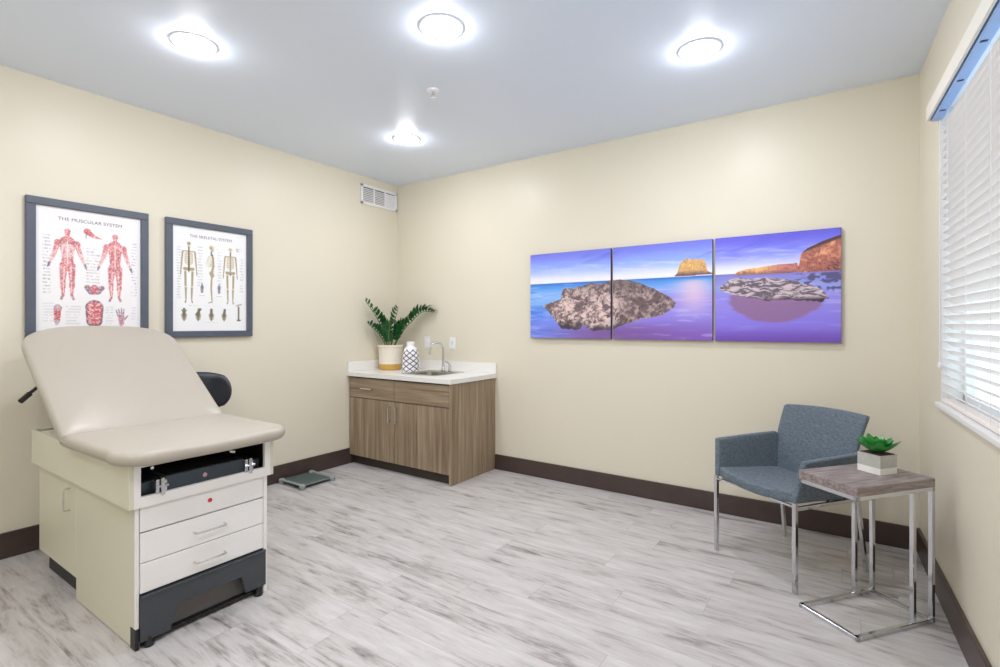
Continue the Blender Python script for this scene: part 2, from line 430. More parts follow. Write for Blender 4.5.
for k in range(8):
    zz = VZ0 + fr + .010 + k * .0182
    mt = Matrix.Translation((XL + .0075, 0, zz)) @ Matrix.Rotation(math.radians(-48), 4, 'Y')
    box(bm, -.0062, .0062, VY0 + fr, VY0 + .335, -.001, .001, mtx=mt)
    mt = Matrix.Translation((XL + .0085, 0, zz)) @ Matrix.Rotation(math.radians(80), 4, 'Y')
    box(bm, -.0085, .0085, VY0 + .343, VY1 - fr, -.001, .001, mtx=mt)
obj('louvers', bm, M['plastic'], vt, world=True)

# wall plates on the back wall
def plate(x, z, label, kind):
    t = tag(place('wall_plate', (x, YB, z)), label, 'wall plate')
    bm = BM(); box(bm, -.038, .038, -.006, 0, -.060, .060, bev=.003); obj('cover_plate', bm, M['plastic'], t)
    bm = BM(); box(bm, -.018, .018, -.0095, -.005, -.034, .034, bev=.002); ins = obj('insert', bm, M['plastic'], t)
    bm = BM()
    if kind == 'outlet':
        for dz in (-.018, .018):
            for dx in (-.006, .006): box(bm, dx - .0012, dx + .0012, -.0102, -.009, dz - .005, dz + .005)
        box(bm, -.006, .006, -.0105, -.009, -.004, .004)
        obj('slots', bm, M['black'], ins)
    else:
        box(bm, -.013, .013, -.0125, -.009, .002, .026, bev=.001); obj('rocker', bm, M['plastic'], ins)
plate(-3.725, 1.215, 'white wall plate above the backsplash, left, behind the faucet spout', 'switch')
plate(-3.374, 1.213, 'white electrical outlet plate above the backsplash, right of the faucet', 'outlet')

# ------------------------------------------------------------------ painting helpers (prints only)
rs = np.random.RandomState(5)
GR = rs.rand(256, 256)
def vnoise(x, y):
    xi = np.floor(x).astype(int); yi = np.floor(y).astype(int); fx = x - xi; fy = y - yi
    fx = fx * fx * (3 - 2 * fx); fy = fy * fy * (3 - 2 * fy)
    g = lambda a, b: GR[a % 256, b % 256]
    return (g(xi, yi) * (1 - fx) + g(xi + 1, yi) * fx) * (1 - fy) + (g(xi, yi + 1) * (1 - fx) + g(xi + 1, yi + 1) * fx) * fy
def fbm(x, y, o=4):
    s = 0; a = .5; t = 0
    for k in range(o):
        s = s + a * vnoise(x + 17 * k, y + 31 * k); t += a; x = x * 2.03; y = y * 2.03; a *= .55
    return s / t
def A(*c): return np.array(c, float)
def mixc(img, c, k):
    k = np.clip(k, 0, 1)[..., None]; return img * (1 - k) + np.asarray(c, float) * k
def ss(e0, e1, x):
    t = np.clip((x - e0) / (e1 - e0), 0, 1); return t * t * (3 - 2 * t)
def inpoly(U, V, P):
    ins = np.zeros(U.shape, bool); n = len(P)
    for i in range(n):
        x0, y0 = P[i]; x1, y1 = P[(i + 1) % n]
        if y0 == y1: continue
        c = ((y0 > V) != (y1 > V)) & (U < (x1 - x0) * (V - y0) / (y1 - y0) + x0)
        ins ^= c
    return ins
def colour_grid(name, W, H, nx, nz, fn, m, parent, mtx, dy):
    """flat sheet (x right, z up, facing -y) whose print is stored per vertex"""
    U, V = np.meshgrid(np.linspace(0, 1, nx + 1), np.linspace(0, 1, nz + 1))     # V = 0 at the top
    img = np.clip(fn(U, V), 0, 255) / 255.0
    img = np.where(img <= .04045, img / 12.92, ((img + .055) / 1.055) ** 2.4)
    co = np.stack([(U - .5) * W, np.full(U.shape, dy), (.5 - V) * H], -1).reshape(-1, 3)
    idx = np.arange((nx + 1) * (nz + 1)).reshape(nz + 1, nx + 1)
    F = np.stack([idx[1:, :-1], idx[1:, 1:], idx[:-1, 1:], idx[:-1, :-1]], -1).reshape(-1, 4)
    me = bpy.data.meshes.new(name); me.from_pydata(co.tolist(), [], F.tolist())
    at = me.color_attributes.new('print', 'FLOAT_COLOR', 'POINT')
    col = np.concatenate([img.reshape(-1, 3), np.ones((img.shape[0] * img.shape[1], 1))], 1).astype(np.float32)
    at.data.foreach_set('color', col.ravel())
    me.materials.append(m)
    o = bpy.data.objects.new(name, me); C.objects.link(o)
    if mtx is not None: me.transform(mtx)
    o.parent = parent
    WM[o.name] = WM.get(parent.name, Matrix()).copy()
    return o

# ------------------------------------------------------------------ seascape triptych
def sea(U, V, panel):
    """U over the whole triptych 0..3"""
    u = U + panel
    img = np.zeros(U.shape + (3,))
    # sky
    hz = .355
    t = V / hz
    top = A(104, 98, 224) if panel == 2 else A(118, 124, 232)
    mid = A(150, 178, 250) if panel < 2 else A(140, 150, 248); low = A(240, 240, 250)
    img[:] = top
    img = mixc(img, mid, ss(.0, .55, t)); img = mixc(img, low, ss(.45, .95, t))
    st = fbm(u * 3 + V * 4, V * 26 - u * 2, 4)
    img = mixc(img, A(238, 232, 246), ss(.5, .8, st) * .45 * ss(.1, .6, t))
    img = mixc(img, A(96, 90, 220), ss(.55, .85, fbm(u * 2 + 9, V * 14 + u * 3, 3)) * .5 * (1 - ss(.3, .8, t)))
    # sea
    w = V > hz
    d = (V - hz) / (1 - hz)
    seac = np.zeros_like(img); seac[:] = A(84, 150, 232)
    seac = mixc(seac, A(42, 116, 205), 1 - ss(.0, .06, d))
    seac = mixc(seac, A(150, 196, 250), ss(.05, .2, d) * (1 - ss(.3, .5, d)) * .8)
    seac = mixc(seac, A(124, 144, 242), ss(.3, .8, d))
    pw = ss(.75, 1.5, u + d * .7)
    seac = mixc(seac, A(150, 138, 232), pw * ss(.05, .4, d))
    seac = mixc(seac, A(134, 92, 190), ss(.55, 1.0, d) * ss(.45, 1.4, u))
    sw = fbm(u * 5, V * 60, 4)
    seac = mixc(seac, A(48, 110, 226), ss(.52, .75, sw) * .5 * (1 - pw))
    seac = mixc(seac, A(206, 206, 252), ss(.55, .8, fbm(u * 4 + 5, V * 40 + 3, 4)) * .45)
    if panel == 2:
        seac = mixc(seac, A(166, 130, 204), .7 * (1 - ss(.0, .35, d)))
        seac = mixc(seac, A(140, 124, 236), ss(.45, .7, d) * .7)
        seac = mixc(seac, A(112, 76, 182), ss(.75, 1.0, d))
    img = np.where(w[..., None], seac, img)
    wx = fbm(u * 9 + 3, V * 9, 3) * .12; wy = fbm(u * 9 + 60, V * 9 + 20, 3) * .12
    grain = fbm((u + wx) * 34, (V + wy) * 42, 6) * .55 + fbm((u + wy) * 12 + 7, (V + wx) * 12, 4) * .45
    crack = np.abs(fbm((u + wx) * 26 + 40, (V + wy) * 22, 5) - .5)
    if panel < 2:
        # stack on the horizon
        P = [(1.64, .352), (1.67, .32), (1.70, .22), (1.76, .17), (1.80, .185), (1.91, .19), (1.945, .24), (1.955, .31), (2.02, .345)]
        q = inpoly(u, V, P)
        c = mixc(np.zeros_like(img) + A(226, 178, 108), A(250, 214, 150), ss(.4, .7, grain)); c = mixc(c, A(120, 84, 92), ss(.285, .34, V + (grain - .5) * .05))
        c = mixc(c, A(160, 110, 80), ss(.06, .0, crack) * .5)
        img = np.where(q[..., None], c, img)
        k = np.exp(-((u - 1.83) / .16) ** 2) * ss(.36, .42, V) * (1 - ss(.5, .85, V))
        img = mixc(img, A(238, 206, 226), k * .8)
        # shadowed shallows under the big rock
        k = np.exp(-((u - .95) / .62) ** 2) * ss(.78, .93, V)
        img = mixc(img, A(122, 84, 146), k * .75)
        # the big rock
        e = (fbm(u * 11, V * 11, 4) - .5) * .05
        P = [(.17, .62), (.22, .66), (.31, .77), (.42, .90), (.58, .90), (.68, .85), (.80, .92), (.95, .91), (1.04, .87), (1.2, .83), (1.36, .77), (1.5, .75),
             (1.62, .70), (1.66, .62), (1.60, .56), (1.52, .52), (1.43, .46), (1.30, .40), (1.20, .37), (1.06, .345), (.96, .38), (.84, .39), (.76, .37), (.67, .40), (.55, .42), (.45, .43), (.40, .50), (.41, .55), (.30, .58)]
        q = inpoly(u + e, V + e, P)
        lit = ss(.38, .62, grain)
        c = mixc(np.zeros_like(img) + A(120, 98, 100), A(226, 200, 194), lit)
        c = mixc(c, A(58, 48, 54), ss(.055, .0, crack) * .75)
        up = 1 - ss(.42, .58, V + (grain - .5) * .3)
        right = ss(.95, 1.15, u)
        c = mixc(c, A(92, 76, 78), np.clip(up * .42 + right * .32, 0, .6))
        c = mixc(c, A(238, 208, 200), ss(.56, .66, grain) * .6 * (1 - right) * ss(.45, .6, V))
        c = mixc(c, A(58, 50, 60), ss(.80, .9, V + (fbm(u * 8, V * 3, 3) - .5) * .3) * .8)
        img = np.where(q[..., None], c, img)
    else:
        v = u - 2
        # far cliffs
        P = [(.16, .375), (.19, .34), (.27, .315), (.36, .31), (.52, .29), (.68, .285), (.70, .37)]
        q = inpoly(v, V, P)
        c = mixc(np.zeros_like(img) + A(246, 190, 120), A(206, 130, 118), ss(.35, .6, v)); c = mixc(c, A(130, 84, 96), ss(.33, .37, V + (grain - .5) * .06) * .7)
        c = mixc(c, A(120, 70, 70), ss(.05, 0, crack) * .5); img = np.where(q[..., None], c, img)
        P = [(.672, .37), (.695, .28), (.71, .20), (.76, .155), (.87, .105), (1.02, .055), (1.02, .375)]
        q = inpoly(v + (grain - .5) * .02, V, P)
        c = mixc(np.zeros_like(img) + A(180, 108, 92), A(238, 164, 124), ss(.40, .64, grain))
        c = mixc(c, A(84, 48, 62), np.clip(ss(.04, 0, crack) * .7 + ss(.0, .5, (V - .30) + (v - .75) * .5 + (grain - .5) * .3) * .9, 0, .9))
        top = .158 - (v - .76) * .38
        c = mixc(c, A(86, 58, 54), 1 - ss(.012, .03, V - top)); img = np.where(q[..., None], c, img)
        # rocky shallows right
        k = ss(.62, .72, v) * ss(.385, .40, V + .01) * (1 - ss(.53, .58, V)) * ss(.48, .58, fbm(v * 24, V * 50, 4))
        img = mixc(img, A(84, 78, 122), k * .9)
        # reflection
        k = ss(1.12, .86, ((v - .50) / .37) ** 2 + ((V - .60) / .22) ** 2 + (fbm(v * 5, V * 40, 3) - .5) * .25) * (V > .56)
        img = mixc(img, A(146, 106, 146), k * .85)
        e = (fbm(v * 16, V * 16, 4) - .5) * .05
        P = [(.035, .505), (.10, .445), (.14, .41), (.20, .40), (.34, .405), (.48, .42), (.60, .43), (.70, .46), (.80, .50), (.88, .55), (.92, .615), (.85, .64), (.70, .625), (.5, .62), (.36, .60), (.22, .57), (.10, .54)]
        q = inpoly(v + e, V + e, P)
        g2 = fbm((v + wx) * 18 + V * 20, (V + wy * .6) * 74 - v * 10, 6)
        c = mixc(np.zeros_like(img) + A(104, 90, 106), A(214, 196, 200), ss(.34, .66, g2)); c = mixc(c, A(52, 42, 58), ss(.035, 0, np.abs(g2 - .47)) * .7)
        c = mixc(c, A(60, 48, 60), ss(.58, .63, V)); img = np.where(q[..., None], c, img)
    return img
spans = [(-2.418, -1.636), (-1.617, -.834), (-.816, -.035)]
names = ['square seascape canvas with blue sea and the left half of a rock', 'square seascape canvas with right half of a rock and a golden sea stack',
         'square seascape canvas with red cliffs and purple water, nearest the window']
CZ0, CZ1, CD = 1.282, 2.044, .034
for i, (x0, x1) in enumerate(spans):
    xc, zc = (x0 + x1) / 2, (CZ0 + CZ1) / 2; W, H = x1 - x0, CZ1 - CZ0
    t = tag(place('canvas_print', (xc, YB, zc)), names[i], 'wall art', 'three seascape canvases on the back wall')
    bm = BM(); box(bm, -W / 2, W / 2, -CD, -.001, -H / 2, H / 2, bev=.002, seg=1); obj('stretcher_frame', bm, M['canvas_edge'], t)
    colour_grid('printed_face', W - .003, H - .003, 230, 224, lambda U, V, i=i: sea(U, V, i), M['print'], t, None, -CD - .0006)

# ------------------------------------------------------------------ anatomy posters
def cap(img, U, V, asp, p0, p1, r0, r1, c, k=1.0, soft=.0025):
    """tapered limb painted on the print; U,V in 0..1, distances in widths"""
    x = U; y = V * asp; ax, ay = p0[0], p0[1] * asp; bx, by = p1[0], p1[1] * asp
    dx, dy = bx - ax, by - ay; L = dx * dx + dy * dy + 1e-9
    t = np.clip(((x - ax) * dx + (y - ay) * dy) / L, 0, 1)
    d = np.hypot(x - ax - t * dx, y - ay - t * dy) - (r0 + (r1 - r0) * t)
    return mixc(img, c, ss(soft, -soft, d) * k)
def captions(img, U, V, rows, c=A(186, 190, 200)):
    for (u0, u1, v0, v1, n, k) in rows:
        f = (V - v0) / (v1 - v0) * n
        m = (U > u0) & (U < u1) & (V > v0) & (V < v1) & (np.mod(f, 1) < .42)
        m = m & (vnoise(U * 70, np.floor(f) * 3.7) > .32)
        img = mixc(img, c, m * k)
    return img
def body(img, U, V, asp, cx, v0, v1, red, back=False):
    H = v1 - v0; P = lambda x, y: (cx + x * H / 1.0, v0 + y * H)
    base = red; dark = red * .62 + A(20, 20, 30); pale = red * .3 + A(170, 150, 150)
    def c(a, b, r0, r1, col, k=1.0):
        nonlocal img; img = cap(img, U, V, asp, P(*a), P(*b), r0 * H, r1 * H, col, k)
    for s in (-1, 1):
        c((s * .145, .205), (s * .15, .22), .055, .055, base); c((s * .15, .22), (s * .205, .36), .044, .034, base); c((s * .20, .36), (s * .275, .50), .036, .018, pale)
        c((s * .275, .50), (s * .30, .55), .022, .010, A(120, 108, 118)); c((s * .06, .52), (s * .072, .72), .066, .044, base)
        c((s * .071, .78), (s * .070, .82), .044, .040, base); c((s * .072, .74), (s * .066, .93), .042, .022, base); c((s * .07, .94), (s * .095, .985), .022, .020, A(180, 140, 145))
    c((0, .20), (0, .28), .125, .115, base); c((0, .28), (0, .47), .105, .09, pale if not back else base); c((0, .47), (0, .53), .095, .10, base)
    c((0, .10), (0, .17), .032, .036, base); c((0, .045), (0, .085), .050, .036, base); c((0, .155), (0, .16), .06, .05, base, .8)
    for s in (-1, 1):
        c((s * .03, .21), (s * .13, .20), .022, .030, dark if not back else base, .5); c((s * .05, .54), (s * .055, .72), .014, .010, A(250, 232, 232), .7)
        c((s * .09, .56), (s * .095, .70), .010, .010, dark, .6); c((s * .065, .76), (s * .06, .90), .009, .006, A(252, 236, 236), .8)
        c((s * .05, .28), (s * .075, .44), .008, .008, dark, .55); c((s * .15, .26), (s * .19, .35), .008, .008, A(250, 225, 225), .7)
    c((0, .18), (0, .50), .009, .009, A(250, 238, 236), .8)
    if back:
        for s in (-1, 1): c((s * .045, .51), (s * .05, .54), .04, .045, base * .9, .8); c((s * .02, .18), (s * .11, .24), .03, .02, A(240, 190, 190), .6)
    return img
def muscle_poster(U, V):
    asp = 1.44
    img = np.zeros(U.shape + (3,)) + A(243, 240, 240)
    n = fbm(U * 30, V * 44, 4)
    red = A(218, 132, 134)
    img = captions(img, U, V, [(.06, .13, .22, .70, 18, .55), (.45, .58, .30, .60, 12, .45), (.90, .96, .22, .70, 18, .5), (.60, .66, .22, .40, 7, .4), (.24, .34, .128, .140, 1, .5), (.68, .80, .128, .140, 1, .5),
                               (.06, .16, .76, .92, 7, .4), (.26, .40, .78, .94, 7, .4), (.64, .72, .78, .94, 7, .4), (.90, .95, .78, .9, 5, .4)])
    img = body(img, U, V, asp, .278, .155, .735, red); img = body(img, U, V, asp, .735, .155, .74, red, True)
    c = lambda a, b, r0, r1, col, k=1.0: cap(img, U, V, asp, a, b, r0, r1, col, k)
    img = c((.46, .165), (.52, .20), .035, .020, A(214, 110, 112)); img = c((.52, .20), (.60, .215), .018, .004, A(226, 130, 130)); img = c((.45, .14), (.45, .22), .003, .003, A(110, 104, 112))
    img = c((.46, .625), (.50, .66), .028, .034, A(150, 128, 140)); img = c((.60, .625), (.56, .66), .028, .034, A(150, 128, 140)); img = c((.53, .63), (.53, .665), .04, .025, A(206, 110, 118))
    img = c((.53, .79), (.53, .90), .088, .078, A(120, 96, 108)); img = c((.53, .79), (.53, .89), .072, .062, A(210, 104, 108))
    for s in (-1, 1):
        for k in range(4): img = c((.53 + s * .015, .775 + k * .035), (.53 + s * .05, .765 + k * .037), .008, .006, A(248, 214, 214), .8)
        img = c((.53 + s * .03, .95), (.53 + s * .07, .965), .012, .008, A(130, 118, 130))
    img = c((.19, .81), (.185, .90), .032, .026, A(196, 90, 96)); img = c((.185, .905), (.18, .93), .024, .012, A(190, 176, 184)); img = c((.19, .795), (.20, .80), .035, .03, A(190, 160, 168))
    img = c((.80, .87), (.80, .93), .036, .022, A(204, 140, 150)); img = c((.80, .90), (.80, .92), .02, .012, A(170, 110, 124))
    for dx in (-.055, -.028, 0, .026): img = c((.80 + dx * .6, .86), (.80 + dx, .79 + abs(dx) * .3), .009, .005, A(150, 130, 144))
    img = c((.83, .89), (.865, .855), .009, .006, A(150, 130, 144))
    dk = 1 - ss(.02, .10, np.abs(n - .5)); mask = (np.abs(img - A(243, 240, 240)).sum(-1) > 60)
    f2 = fbm(U * 95, V * 120, 3)
    img = mixc(img, A(252, 240, 240), ss(.50, .72, f2) * mask * .62)
    return mixc(img, A(150, 70, 80), ss(.48, .28, f2) * mask * .30)
def skeleton(img, U, V, asp, cx, v0, v1, view):
    H = v1 - v0; P = lambda x, y: (cx + x * H, v0 + y * H); bone = A(176, 160, 128); dk = A(110, 98, 80); lt = A(224, 212, 186)
    def c(a, b, r0, r1, col=bone, k=1.0):
        nonlocal img; img = cap(img, U, V, asp, P(*a), P(*b), r0 * H, r1 * H, col, k)
    if view == 'side':
        c((0, .045), (.015, .05), .058, .055, lt); c((-.01, .05), (.0, .07), .03, .03, bone); c((.035, .095), (.045, .10), .018, .014, bone); c((.0, .11), (.0, .17), .016, .016, dk)
        c((-.01, .23), (-.05, .33), .075, .065, A(206, 196, 176)); c((-.02, .22), (-.07, .34), .05, .04, A(232, 226, 212)); c((.02, .17), (.05, .30), .018, .018, dk); c((.05, .30), (.02, .45), .020, .028, bone)
        c((.0, .48), (.02, .52), .05, .045, bone); c((.02, .20), (.06, .36), .016, .014, bone); c((.06, .36), (.0, .50), .012, .010, bone)
        c((.01, .53), (-.005, .73), .020, .020, bone); c((-.005, .74), (.015, .94), .020, .013, bone); c((.015, .965), (-.07, .985), .016, .010, bone)
        return img
    c((0, .22), (0, .33), .085, .095, A(226, 218, 198)); c((0, .24), (0, .32), .05, .06, A(238, 234, 224))
    c((0, .045), (0, .075), .050, .036, lt); c((0, .045), (0, .05), .030, .026, dk if view == 'front' else bone, .6); c((0, .10), (0, .17), .016, .016, dk)
    for s in (-1, 1):
        c((s * .01, .165), (s * .125, .17), .010, .014); c((s * .13, .185), (s * .15, .34), .020, .016); c((s * .15, .35), (s * .165, .48), .017, .012)
        c((s * .168, .50), (s * .172, .55), .016, .008); c((s * .075, .50), (s * .068, .72), .025, .021); c((s * .065, .735), (s * .06, .93), .024, .015); c((s * .06, .95), (s * .075, .985), .014, .016)
        for k in range(6): c((s * .01, .195 + k * .028), (s * (.075 + .01 * (k < 5)), .205 + k * .030), .006, .006, bone)
        c((s * .03, .455), (s * .085, .45), .036, .036, bone); c((s * .075, .735), (s * .06, .735), .018, .018, lt)
    c((0, .17), (0, .46), .016, .020, dk if view == 'front' else bone); c((0, .47), (0, .50), .02, .01, dk, .7)
    return img
def bone_poster(U, V):
    asp = 1.44
    img = np.zeros(U.shape + (3,)) + A(243, 243, 243)
    g = A(170, 174, 182)
    img = captions(img, U, V, [(.055, .11, .20, .70, 20, .45), (.32, .38, .18, .58, 14, .4), (.58, .64, .18, .58, 14, .4), (.90, .955, .26, .62, 12, .4), (.20, .32, .75, .765, 1, .5), (.40, .60, .752, .765, 1, .4), (.40, .60, .915, .925, 1, .5),
                               (.85, .93, .155, .20, 2, .4)], g)
    img = skeleton(img, U, V, asp, .205, .135, .735, 'front'); img = skeleton(img, U, V, asp, .50, .15, .735, 'side'); img = skeleton(img, U, V, asp, .765, .15, .735, 'back')
    c = lambda a, b, r0, r1, col, k=1.0: cap(img, U, V, asp, a, b, r0, r1, col, k)
    for u in (.375, .605):
        img = c((u, .57), (u, .62), .022, .016, A(150, 146, 160)); img = c((u, .54), (u + .004, .58), .008, .012, A(126, 122, 140))
        img = c((u - .035, .655), (u + .035, .655), .002, .002, A(170, 170, 180))
    for k, u in enumerate((.145, .325, .50, .675)):
        img = c((u, .85), (u, .875), .038, .03, A(186, 176, 158)); img = c((u + .01 * (k % 2), .79), (u, .85), .016, .022, A(122, 112, 92))
        if k == 0:
            for dx in (-.03, .03): img = c((u, .83), (u + dx, .80), .008, .006, A(120, 110, 92))
        if k == 1: img = c((u + .03, .79), (u - .03, .84), .014, .01, A(120, 110, 92))
        img = c((u, .86), (u, .90), .014, .01, A(110, 102, 90), .6)
    img = c((.86, .745), (.92, .73), .014, .012, A(196, 190, 178)); img = c((.885, .76), (.885, .885), .012, .012, A(128, 120, 108)); img = c((.87, .895), (.905, .895), .012, .012, A(110, 102, 94))
    img = c((.86, .165), (.87, .185), .014, .012, A(196, 200, 188))
    return img
def text_mesh(name, s, size, m, parent, mtx):
    cu = bpy.data.curves.new(name, 'FONT'); cu.body = s; cu.size = size; cu.align_x = 'CENTER'; cu.extrude = .0003
    cu.space_character = 1.05
    o = bpy.data.objects.new('tmp_text', cu); C.objects.link(o)
    dg = bpy.context.evaluated_depsgraph_get(); me = bpy.data.meshes.new_from_object(o.evaluated_get(dg))
    bpy.data.objects.remove(o); bpy.data.curves.remove(cu)
    me.transform(mtx); me.materials.clear(); me.materials.append(m)
    t = bpy.data.objects.new(name, me); C.objects.link(t); t.parent = parent
    return t
# poster local frame: x along +Y of the room, facing the room (+X)
def poster(y0, y1, z0, z1, label, fn, title, fw=.048):
    yc, zc = (y0 + y1) / 2, (z0 + z1) / 2; W, H = y1 - y0, z1 - z0
    t = tag(place('framed_poster', (XL, yc, zc), PI / 2), label, 'framed poster')   # local -y faces the room
    D = .030
    bm = BM()
    for a in ((-W / 2, W / 2, H / 2 - fw, H / 2), (-W / 2, W / 2, -H / 2, -H / 2 + fw), (-W / 2, -W / 2 + fw, -H / 2 + fw, H / 2 - fw), (W / 2 - fw, W / 2, -H / 2 + fw, H / 2 - fw)):
        box(bm, a[0], a[1], -D, -.001, a[2], a[3], bev=.003, seg=1)
    obj('picture_frame', bm, M['frame'], t)
    w, h = W - 2 * fw, H - 2 * fw
    bm = BM(); box(bm, -w / 2, w / 2, -.012, -.002, -h / 2, h / 2); obj('backing_board', bm, M['white'], t)
    pr = colour_grid('printed_sheet', w, h, 190, 270, fn, M['poster'], t, None, -.0135)
    mt = Matrix.Translation((0, -.0145, h * .5 - h * .098)) @ Matrix.Rotation(PI / 2, 4, 'X')
    text_mesh('title_lettering', title, w * .054, M['ink'], pr, mt)
    return t
poster(.925, 1.588, 1.300, 2.200, 'framed muscular system chart with red figures, left of the two posters', muscle_poster, 'THE MUSCULAR SYSTEM')
poster(1.700, 2.362, 1.306, 2.202, 'framed skeletal system chart with three skeletons, right of the two posters', bone_poster, 'THE SKELETAL SYSTEM')

# ------------------------------------------------------------------ sink cabinet
CX0, CX1, CY0 = XL + .003, -2.835, 3.385
cab = tag(place('sink_cabinet', ((CX0 + CX1) / 2, 3.74, 0)), 'taupe woodgrain base cabinet with two doors and chrome pulls under the white worktop', 'cabinet')
bm = BM()
box(bm, CX0, CX0 + .018, CY0 + .02, YB - .002, 0, .884)
box(bm, CX0, CX1 - .02, YB - .02, YB - .002, .09, .884)
box(bm, CX0, CX1 - .02, CY0 + .02, YB - .02, .09, .108)
box(bm, CX0 + .018, CX1 - .02, CY0 + .022, CY0 + .04, .672, .884)
box(bm, -3.55, -3.51, CY0 + .022, CY0 + .04, .09, .66)
obj('carcass', bm, M['gap'], cab, world=True)
bm = BM(); box(bm, CX1 - .02, CX1, CY0, YB - .002, 0, .884, bev=.0015, seg=1); obj('side_panel', bm, M['wood_v'], cab, world=True)
bm = BM(); box(bm, CX0, CX1 - .02, CY0 + .05, CY0 + .065, 0, .092); obj('toe_kick', bm, M['wood_dark'], cab, world=True)
XM = -3.528
def pull(x, z, parent, vertical):
    bm = BM(); l = .078; y0 = CY0; off = .030
    if vertical: P = [(x, y0, z - l + .012), (x, y0 - off, z - l + .012), (x, y0 - off, z + l - .012), (x, y0, z + l - .012)]; Q = [(x, y0 - off, z - l), (x, y0 - off, z + l)]
    else: P = [(x - l + .012, y0, z), (x - l + .012, y0 - off, z), (x + l - .012, y0 - off, z), (x + l - .012, y0, z)]; Q = [(x - l, y0 - off, z), (x + l, y0 - off, z)]
    tube(bm, P[:2], .005, 10); tube(bm, P[2:], .005, 10); tube(bm, Q, .007, 10)
    return obj('handle', bm, M['brushed'], parent, smooth=True, world=True)
bm = BM(); box(bm, CX0 + .012, XM - .003, CY0, CY0 + .02, .094, .672, bev=.0015, seg=1); d = obj('door', bm, M['wood_v'], cab, world=True); pull(XM - .05, .555, d, True)
bm = BM(); box(bm, XM + .003, CX1 - .024, CY0, CY0 + .02, .094, .672, bev=.0015, seg=1); d = obj('door', bm, M['wood_v'], cab, world=True); pull(XM + .045, .555, d, True)
bm = BM(); box(bm, CX0 + .012, XM - .003, CY0, CY0 + .02, .679, .872, bev=.0015, seg=1); d = obj('drawer', bm, M['wood_h'], cab, world=True); pull(-3.885, .775, d, False)
bm = BM(); box(bm, XM + .003, CX1 - .024, CY0, CY0 + .02, .679, .872, bev=.0015, seg=1); obj('false_front', bm, M['wood_h'], cab, world=True)

# worktop with sink opening
SX0, SX1, SY0, SY1 = -3.545, -3.155, 3.535, 3.885
TX1, TY0 = -2.815, 3.360
wt = tag(place('worktop', (-3.49, 3.73, .884)), 'white quartz worktop with a low backsplash on the sink cabinet', 'worktop')
bm = BM()
for a in ((CX0, SX0, TY0, YB - .002), (SX1, TX1, TY0, YB - .002), (SX0, SX1, TY0, SY0), (SX0, SX1, SY1, YB - .002)):
    box(bm, *a, .8875, .929)
bmesh.ops.remove_doubles(bm, verts=bm.verts[:], dist=1e-5)
obj('worktop_slab', bm, M['quartz'], wt, world=True)
bm = BM(); box(bm, CX0, TX1, YB - .022, YB - .002, .929, 1.027, bev=.002); box(bm, CX0, CX0 + .02, TY0 + .005, YB - .02, .929, 1.027, bev=.002); obj('backsplash', bm, M['quartz'], wt, world=True)

sk = tag(place('sink_basin', ((SX0 + SX1) / 2, (SY0 + SY1) / 2, .93)), 'stainless steel drop-in sink basin set in the white worktop', 'sink')
bm = BM()
def rrect(x0, x1, y0, y1, r, n=6):
    P = []
    for cx, cy, a in ((x1 - r, y1 - r, 0), (x0 + r, y1 - r, PI / 2), (x0 + r, y0 + r, PI), (x1 - r, y0 + r, 1.5 * PI)):
        for k in range(n + 1): P.append((cx + r * math.cos(a + PI / 2 * k / n), cy + r * math.sin(a + PI / 2 * k / n)))
    return P
e = .028
loops = [(e, .002, .9295), (e, .004, .934), (.004, 0, .934), (-.012, -.0, .925), (-.02, 0, .82), (-.06, 0, .785)]
rings = []
for off, _, zz in loops:
    P = rrect(SX0 - off, SX1 + off, SY0 - off, SY1 + off + (.05 if off > .02 else 0), .05 if off < 0 else .035)
    rings.append([bm.verts.new((x, y, zz)) for x, y in P])
for A_, B_ in zip(rings, rings[1:]):
    for k in range(len(A_)): bm.faces.new((A_[k], A_[(k + 1) % len(A_)], B_[(k + 1) % len(A_)], B_[k]))
bm.faces.new(rings[-1])
obj('basin', bm, M['sink'], sk, world=True, smooth=True)
bm = BM(); lathe(bm, [(.001, .004), (.02, .004), (.034, .007), (.036, .003)], (SX0 + SX1) / 2, (SY0 + SY1) / 2, .785, n=24, closed=False); obj('drain', bm, M['chrome'], sk, world=True, smooth=True)

fx, fy = -3.375, 3.915
fc = tag(place('faucet', (fx, fy, .934)), 'chrome gooseneck faucet standing behind the sink', 'faucet')
bm = BM(); lathe(bm, [(.001, 0), (.027, 0), (.027, .008), (.019, .016), (.016, .045), (.012, .052), (.001, .052)], n=24, closed=False); obj('base', bm, M['chrome'], fc, smooth=True)
bm = BM(); P = [(0, 0, .03), (0, 0, .215)]
for k in range(1, 13):
    a = PI * k / 12 * 1.02; P.append((-.07 * (1 - math.cos(a)) * .55, -.07 * (1 - math.cos(a)) * .80, .215 + .075 * math.sin(a)))
P.append((P[-1][0] - .003, P[-1][1] - .004, .185))
tube(bm, P, .0105, 14); tube(bm, [P[-1], (P[-1][0], P[-1][1], .170)], .013, 14); obj('spout', bm, M['chrome'], fc, smooth=True)
bm = BM(); lathe(bm, [(.001, 0), (.022, 0), (.022, .006), (.016, .012), (.016, .055), (.012, .066), (.001, .068)], .085, .0, 0, n=20, closed=False)
tube(bm, [(.085, 0, .06), (.070, -.01, .090), (.045, -.03, .104)], [.009, .007, .005], 10); obj('lever_handle', bm, M['chrome'], fc, smooth=True)

